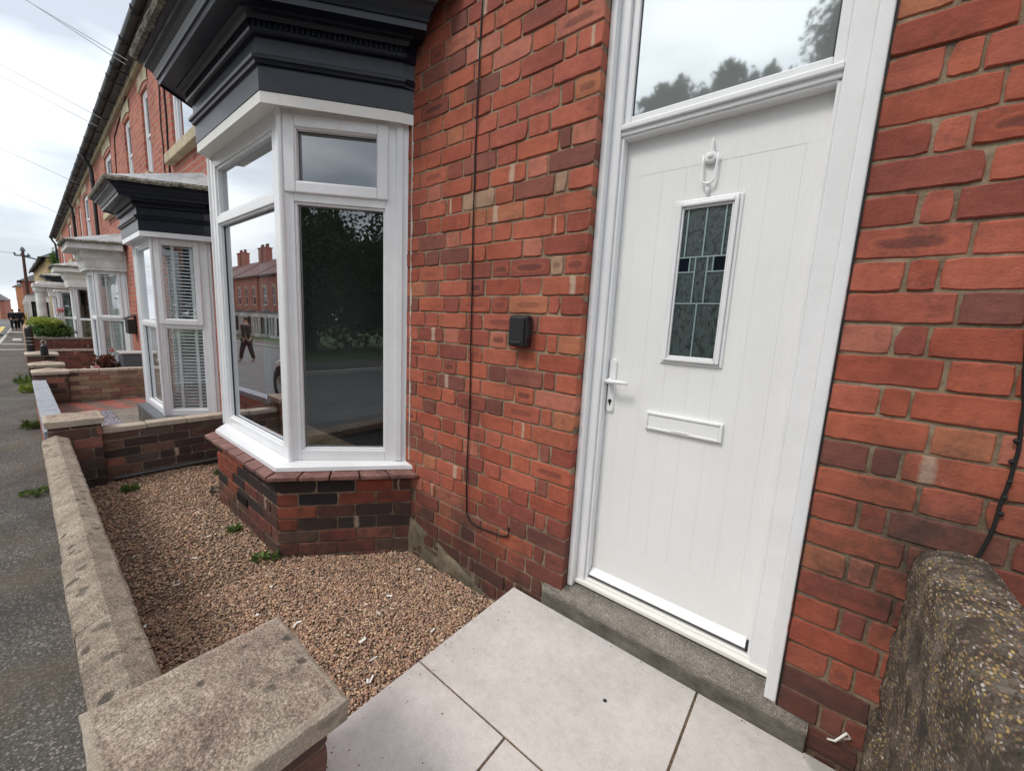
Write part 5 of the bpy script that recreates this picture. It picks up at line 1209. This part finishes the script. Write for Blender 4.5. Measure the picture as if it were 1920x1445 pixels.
# pale yellow brick terrace
for k in range(3):
    far_house('yellow_brick_house', ['nearest yellow brick house with a hipped slate roof', 'middle house of the yellow brick row', 'farthest house of the yellow brick row'][k], (-41.3-9.4*k, -.02+.0*k, 0), radians(0), 9.3, 7, -1.0-.16*k, 4.5+.12*k, 'ybrick', 'ybrick_side', 'roof',
              [(-8.6, -7.7, 2.0, 3.55), (-6.6, -5.7, 2.0, 3.55), (-3.9, -3.0, 2.0, 3.55), (-1.8, -.9, 2.0, 3.55)], 'house', 'yellow brick houses farther down the street', k == 0 or True, [-2.1, -7.0], k > 0)
far_house('orange_brick_house', 'bright orange brick house end in the far distance', (-118, -1.35, 0), radians(0), 9, 6, -2.2, 4.2, 'orange', 'orange_side', 'roof', [(-7, -6, 2, 3.5), (-3, -2, 2, 3.5)], 'house')
far_house('brick_house', 'small dark brick house behind the telegraph pole', (-74, -.9, 0), radians(0), 9, 7, -1.8, 3.9, 'fbrick', 'fbrick_side', 'roof', [(-7, -6, 2, 3.5), (-3, -2, 2, 3.5)], 'house')
far_house('brick_house', 'distant brick house across the end of the street', (-150, -3.2, 0), radians(84), 14, 8, -4, 1.6, 'fbrick', 'fbrick_side', 'roof', [(-12, -10.5, -1, .9), (-7, -5.5, -1, .9), (-3, -1.5, -1, .9)], 'house', chim=False)
far_house('green_fronted_house', 'distant house with a grey-green front at the end of the street', (-132, -4.6, 0), radians(84), 5, 8, -3, 1.4, 'grass', 'orange_side', 'roof', [(-4, -2.6, -.8, .8)], 'house', chim=False)
blob('shrub', (-56, -.75, -.95), (2.2, .6, .9), 1500, .16, 'ybush', 'yellow bush spilling over a far garden wall', 'shrub', stem=4, clumps=16)
blob('shrub', (-50, -.35, -.9), (1.8, .6, .9), 1400, .16, 'hedge', 'dark green hedge in front of the yellow brick row', 'shrub', stem=4, clumps=16)
blob('tree_ivy', (-29.6, -.2, .5), (.35, .15, 2.2), 1400, .1, 'hedge', 'ivy climbing the far end of the red terrace', 'ivy', clumps=24)
t = thing('garden_wall', 'long low tan garden wall along the far pavement', 'garden wall', (-30, -1.3, -.7))
b = MB()
for k in range(20):
    a = -16.2-2.2*k; c = a-2.2; yy = lambda x: -1.34+far_y(x)+.0; b.hexa([(a, yy(a)-.1, G(a)-.1), (c, yy(c)-.1, G(c)-.1), (c, yy(c)+.1, G(c)-.1), (a, yy(a)+.1, G(a)-.1), (a, yy(a)-.1, G(a)+.75), (c, yy(c)-.1, G(c)+.75), (c, yy(c)+.1, G(c)+.75), (a, yy(a)+.1, G(a)+.75)])
b.build('wall_brickwork', 'gbrick', t)
# telegraph pole
TP = thing('telegraph_pole', 'brown telegraph pole with a crossarm far down the street', 'telegraph pole', (-44, -.98, -.8))
b = MB(); b.tube([(-44, -.98, -.9), (-44, -.93, 4.95)], [.095, .07], 12); b.build('pole', 'pole', TP)
b = MB(); b.tube([(-44.0, -1.32, 4.62), (-44.0, -.60, 4.66)], .05, 8); b.tube([(-44.0, -.95, 4.6), (-44, -.5, 4.52), (-44, .3, 4.25)], .045, 8); b.build('crossarm', 'greyp', TP)
for y in (-1.3, -1.0, -.7): b = MB(); b.lathe((-44, y, 4.66), [(.05, 0), (.05, .12), (.02, .16)], 8); b.build('insulator', 'greyp', TP)
b = MB()
b.lathe((-44, -.93, 4.95), [(.14, 0), (.1, .15), (.03, .28)], 8); b.build('insulator', 'greyp', TP)
# overhead wires
def sag(p, q, s_, n=14):
    p, q = Vector(p), Vector(q); return [p.lerp(q, i/n)-Vector((0, 0, s_*4*(i/n)*(1-i/n))) for i in range(n+1)]
wl_ = [((-8.43, -.2, 5.06), (WE[0]), 'topmost overhead wire, reaching the gutter of the second house'), ((-8.6, -.2, 5.06), (WE[1]), 'overhead wire paired just under the topmost one'), ((-11.33, -.2, 5.05), (WE[2]), 'overhead wire meeting the gutter of the third house'),
       ((-11.9, -.2, 5.05), (WE[3]), 'faint overhead wire just below the one to the third house'), ((-16.67, -.2, 4.82), (WE[4]), 'overhead wire meeting the gutter of the fourth house'), ((-22.56, -.2, 4.74), (WE[5]), 'lowest long overhead wire, meeting the gutter of the fifth house')]
for p, q, lab in wl_:
    b = MB(); b.tube(sag(p, q, .12), .0055, 5); tag(b.build('overhead_wire', 'greyp'), lab, 'wire', 'overhead wires crossing the sky')
b = MB(); b.tube(sag((-44, -1.3, 4.75), (-52, -14, 6), .2), .012, 4); tag(b.build('overhead_wire', 'greyp'), 'distant wire leaving the crossarm of the telegraph pole', 'wire', 'overhead wires crossing the sky')

# ================================================================== people
def person(loc, face, pose, label, cloth='cloth', legs='cloth', sc=1.0, group=None):
    "one skinned figure: joints with radii, mirrored limbs posed separately"
    t = thing('person', label, 'person', loc, group)
    R_ = Matrix.Translation(loc) @ Matrix.Rotation(face, 4, 'Z') @ Matrix.Scale(sc, 4)
    import bmesh
    def skin2(name, joints, edges, mat, parent):
        bm = bmesh.new(); ly = bm.verts.layers.skin.verify(); vs = [bm.verts.new(R_ @ Vector(j[:3])) for j in joints]
        for a, c in edges: bm.edges.new((vs[a], vs[c]))
        for v_, j in zip(vs, joints): v_[ly].radius = (j[3]*sc, j[3]*sc)
        vs[0][ly].use_root = True
        me = bpy.data.meshes.new(name); bm.to_mesh(me); bm.free(); me.materials.append(MAT[mat]); o = bpy.data.objects.new(name, me); COL.objects.link(o)
        m_ = o.modifiers.new('skin', 'SKIN'); m_.use_smooth_shade = True; s_ = o.modifiers.new('sub', 'SUBSURF'); s_.levels = 1; s_.render_levels = 1; adopt(o, parent); return o
    st = pose.get('stride', .25); ar = pose.get('arm', .2)
    # body in skin colour (continuous)
    J = [(0, 0, .95, .13), (0, 0, 1.15, .125), (0, .01, 1.35, .14), (0, .01, 1.47, .06), (0, .03, 1.55, .085), (0, .03, 1.64, .088), (0, .02, 1.70, .06)]
    E_ = [(i, i+1) for i in range(6)]
    for s_ in (-1, 1):
        i = len(J); J += [(s_*.17, 0, 1.42, .06), (s_*.21, -s_*ar*.4, 1.15, .048), (s_*.20, -s_*ar+.05, .92, .036), (s_*.19, -s_*ar+.08, .86, .035), (s_*.185, -s_*ar+.10, .78, .022)]; E_ += [(2, i), (i, i+1), (i+1, i+2), (i+2, i+3), (i+3, i+4)]
        i = len(J); J += [(s_*.09, 0, .90, .10), (s_*.10, s_*st*.5+.03, .50, .065), (s_*.10, s_*st, .09, .045), (s_*.10, s_*st+.12, .04, .04)]; E_ += [(0, i), (i, i+1), (i+1, i+2), (i+2, i+3)]
    skin2('body', J, E_, 'skin', t)
    J2 = [(0, 0, .86, .165), (0, 0, 1.1, .155), (0, .01, 1.36, .16), (0, .01, 1.44, .09)]; E2 = [(0, 1), (1, 2), (2, 3)]
    for s_ in (-1, 1):
        i = len(J2); J2 += [(s_*.18, 0, 1.41, .078), (s_*.215, -s_*ar*.4, 1.15, .066), (s_*.205, -s_*ar+.045, .94, .052)]; E2 += [(2, i), (i, i+1), (i+1, i+2)]
    skin2('jacket', J2, E2, cloth, t)
    J3 = [(0, 0, .93, .145)]; E3 = []
    for s_ in (-1, 1):
        i = len(J3); J3 += [(s_*.09, 0, .84, .115), (s_*.10, s_*st*.5+.03, .50, .085), (s_*.10, s_*st, .12, .068)]; E3 += [(0, i), (i, i+1), (i+1, i+2)]
    skin2('trousers', J3, E3, legs, t)
    skin2('hair', [(0, -.01, 1.60, .07), (0, .0, 1.69, .085), (0, .01, 1.74, .055)], [(0, 1), (1, 2)], 'hair', t)
    return t
person((-52, -1.78, G(-52)+PZ), radians(90), {'stride': .2}, 'nearer of two people in dark clothes walking away on the far pavement', sc=1.0)
person((-53.5, -1.42, G(-53.5)+PZ), radians(92), {'stride': -.22}, 'second dark-clothed walker, close to the garden walls on the far pavement', sc=1.02)
person((-17.5, -4.9, G(-17.5)+PZ-.11), radians(60), {'stride': .20, 'arm': .12}, 'walker in a dark jacket crossing the road, seen mirrored in the bay glass')
person((-15.0, -6.2, G(-15)+PZ-.11), radians(-90), {'stride': .2}, 'walker in light blue denim, seen mirrored in the bay glass', 'denim', 'denim')

# ================================================================== cars
def car(loc, rot, label):
    global XF
    XF = Matrix.Translation(loc) @ Matrix.Rotation(rot, 4, 'Z'); t = thing('parked_car', label, 'car', (0, 0, 0), 'white cars parked at the kerb')
    # stations along length x (front +), each: half width, sill z, belt z, roof z, roof half width
    st = [(-2.05, .62, .42, .62, .64, .5), (-2.0, .80, .28, .80, .86, .6), (-1.85, .86, .22, .92, 1.02, .66), (-1.55, .88, .2, .95, 1.30, .64), (-1.1, .89, .18, .95, 1.44, .62), (-.4, .89, .17, .94, 1.48, .62), (.2, .89, .17, .93, 1.44, .62), (.65, .89, .18, .92, 1.26, .63), (1.05, .88, .2, .90, .98, .66), (1.6, .86, .22, .82, .86, .64), (1.95, .80, .26, .70, .72, .6), (2.08, .64, .34, .58, .60, .5)]
    b = MB(); v = []
    for x, hw, zs, zbt, zr, rw in st:
        half = [(hw*.86, zs), (hw, zs+.12), (hw*1.01, (zs+zbt)/2), (hw*.97, zbt), (rw+(hw-rw)*.35 if zr-zbt > .15 else hw*.85, zbt+(zr-zbt)*.55), (rw, zr-.03 if zr-zbt > .15 else zr), (rw*.5, zr)]
        v += [(x, y, z) for y, z in half]+[(x, -y, z) for y, z in half[::-1]]
    m_ = 14; f = [(i*m_+k, (i+1)*m_+k, (i+1)*m_+(k+1) % m_, i*m_+(k+1) % m_) for i in range(len(st)-1) for k in range(m_)]+[tuple(range(m_-1, -1, -1)), tuple((len(st)-1)*m_+k for k in range(m_))]
    b.add(v, f); bd = b.build('body', 'carwhite', t, smooth=True); sb = bd.modifiers.new('s', 'SUBSURF'); sb.levels = sb.render_levels = 2
    for sy in (-1, 1):
        for x0, x1 in ((-1.35, -.35), (-.28, .75)):
            b = MB(); b.add([(x0+.1, sy*.80, 1.0), (x1-.05 if x1 < 0 else x1+.1, sy*.80, .99), (x1-.05 if x1 < 0 else x1-.25, sy*.685, 1.36), (x0+.2, sy*.675, 1.37)], [(0, 1, 2, 3)]); b.v = [(x, y*1.035, z) for x, y, z in b.v]; b.build('side_window', 'carglass', t)
    b = MB(); b.add([(1.02, -.66, 1.02), (1.02, .66, 1.02), (.52, .56, 1.37), (.52, -.56, 1.37)], [(0, 1, 2, 3)]); b.v = [(x+.04, y, z+.02) for x, y, z in b.v]; b.build('windscreen', 'carglass', t)
    b = MB(); b.add([(-1.86, -.6, 1.06), (-1.86, .6, 1.06), (-1.5, .54, 1.36), (-1.5, -.54, 1.36)], [(0, 3, 2, 1)]); b.v = [(x-.05, y, z+.02) for x, y, z in b.v]; b.build('rear_window', 'carglass', t)
    for x in (-1.28, 1.30):
        for sy in (-1, 1):
            b = MB(); b.lathe((x, sy*.895, .31), [(.30, -.17*1), (.33, -.14), (.33, .0), (.30, .02), (.20, .0), (.19, -.03)] if True else [], 28, (0, sy, 0)); w_ = b.build('wheel', 'cable', t)
            b = MB(); b.lathe((x, sy*.90, .31), [(.05, .018), (.19, .005), (.205, -.02)], 28, (0, sy, 0)); b.build('rim', 'metal', w_)
            b = MB(); b.lathe((x, sy*.84, .33), [(.37, 0), (.37, .06)], 28, (0, sy, 0)); b.build('wheel_arch', 'gutter', t)
    for sy in (-1, 1):
        b = MB(); b.box(-2.06, -1.9, sy*.62-.12, sy*.62+.12, .70, .88); b.build('tail_light', 'redlens', t, bevel=.03); b = MB(); b.box(1.88, 2.02, sy*.6-.14, sy*.6+.14, .58, .70); b.build('headlight', 'metal', t, bevel=.03)
        b = MB(); b.box(.62, .78, sy*.98-.08, sy*.98+.08, .93, 1.04); b.build('wing_mirror', 'carwhite', t, bevel=.03)
    b = MB(); b.box(-2.11, -2.06, -.26, .26, .48, .60); b.build('number_plate', 'yellow', t); b = MB(); b.box(-2.10, -1.98, -.72, .72, .26, .44); b.box(2.0, 2.1, -.7, .7, .26, .42); b.build('bumper', 'gutter', t, bevel=.03)
    XF = Matrix.Identity(4); return t
car((-44, -3.32, G(-44)-.17), pi, 'white car parked far down the street at the left edge'); car((-7.2, -3.55, G(-7)-.17), pi, 'white car parked by the kerb, seen mirrored in the front bay glass')

# ================================================================== across the road (seen in the glass)
def tree(loc, h, rad, seed, label, spire=True, n=9000):
    random.seed(seed); t = thing('tree', label, 'tree', loc, 'trees across the road')
    x, y, z = loc; b = MB(); b.tube([(x, y, z-.2), (x+.1, y, z+h*.3), (x-.1, y+.1, z+h*.7)], [.32, .22, .08], 10); br = []
    for k in range(26):
        a = U_(0, 6.28); z0 = z+h*U_(.15, .7); L = rad*U_(.5, 1)*(1-(z0-z)/h*.6); e_ = Vector((x+cos(a)*L, y+sin(a)*L, z0+h*U_(.04, .16))); br.append(e_)
        b.tube([(x, y, z0), Vector((x, y, z0)).lerp(e_, .6)+Vector((0, 0, -.15)), e_], [.08, .05, .02], 6)
    b.build('trunk', 'bark', t); b = MB()
    tips = br+[Vector((x+U_(-1, 1)*rad*.6, y+U_(-1, 1)*rad*.4, z+h*U_(.62, .80))) for _ in range(16)]
    for q in range(n):
        c = tips[q % len(tips)]; v = Vector((random.gauss(0, .30), random.gauss(0, .30), random.gauss(0, .38)))
        if v.length > .72: v *= .72/v.length
        if q % len(tips) >= 26:
            hz = rnd()**1.3; wd = .34*(1-hz)+.05; v = Vector((random.gauss(0, wd), random.gauss(0, wd), hz*1.5-.2))
        p = c+v*rad*.55; leaf_at(b, p, .19, (U_(-1, 1), U_(-1, 1), U_(-.3, 1)), min(1, max(0, .45+v.z*.3+U_(-.3, .3))))
    b.build('crown', 'leaf', t, colors=True); return t
TR = [(-8.4, -16, 11.9, 2.6), (-5.6, -16.5, 13.2, 2.4), (-2.6, -16, 12.0, 2.6), (.4, -16.8, 15.4, 2.8), (5.5, -17, 6.7, 3.4), (10.5, -16.5, 6.8, 3.6), (16.5, -17, 7.2, 3.9), (-14.5, -19, 7.0, 3.0)]
TL = ['tree mirrored at the left of the fanlight', 'pointed tree mirrored left of the middle of the fanlight', 'low tree mirrored in the middle of the fanlight', 'tall twin-topped tree mirrored at the right of the fanlight', 'big tree across the road behind the right of the camera', 'dense tree mirrored in the angled bay pane', 'broad tree farthest to the right across the road', 'smallest tree across the road, farthest to the left']
for i, ((x, y, h, r_), lab) in enumerate(zip(TR, TL)): tree((x, y, G(x)-.14), h, r_, 40+i, lab, n=24000 if i < 4 else 13000)
random.seed(77)
b = MB(); 
for k in range(34): x = 2.4+k*.75; foliage(b, (x, -19.5+U_(-.6, .6), 3.6+U_(-.3, .3)), (1.2, .8, 3.9), 1000, .38, 16, shell=.1)
for k in range(14): x = -16+k*1.4; foliage(b, (x, -20.5, 1.6), (1.2, .7, 2.2), 300, .3, 8, shell=.1)
tag(b.build('hedgerow', 'leaf', colors=True), 'dense dark hedge belt behind the trees across the road', 'hedge', kind='stuff')
for k in range(4):
    far_house('brick_house', ['red house across the road, mirrored at the right of the front bay pane', 'red house with white windows mirrored in the middle of the front bay pane', 'red house mirrored at the left of the front bay pane', 'red house farthest along the opposite row'][k], (-47.4-8.2*k+0, -15.6-.2*k, 0), pi+radians(2), 8, 7, -1.4, 5.4, 'fbrick', 'fbrick_side', 'tile',
              [(-7.3, -6.3, 2.4, 4.2), (-4.6, -3.8, 2.4, 4.2), (-2.2, -1.2, 2.4, 4.2), (-5.0, -3.9, -.2, 1.3)], 'house', 'red brick houses across the road', False, [-2.0, -6.4], True)
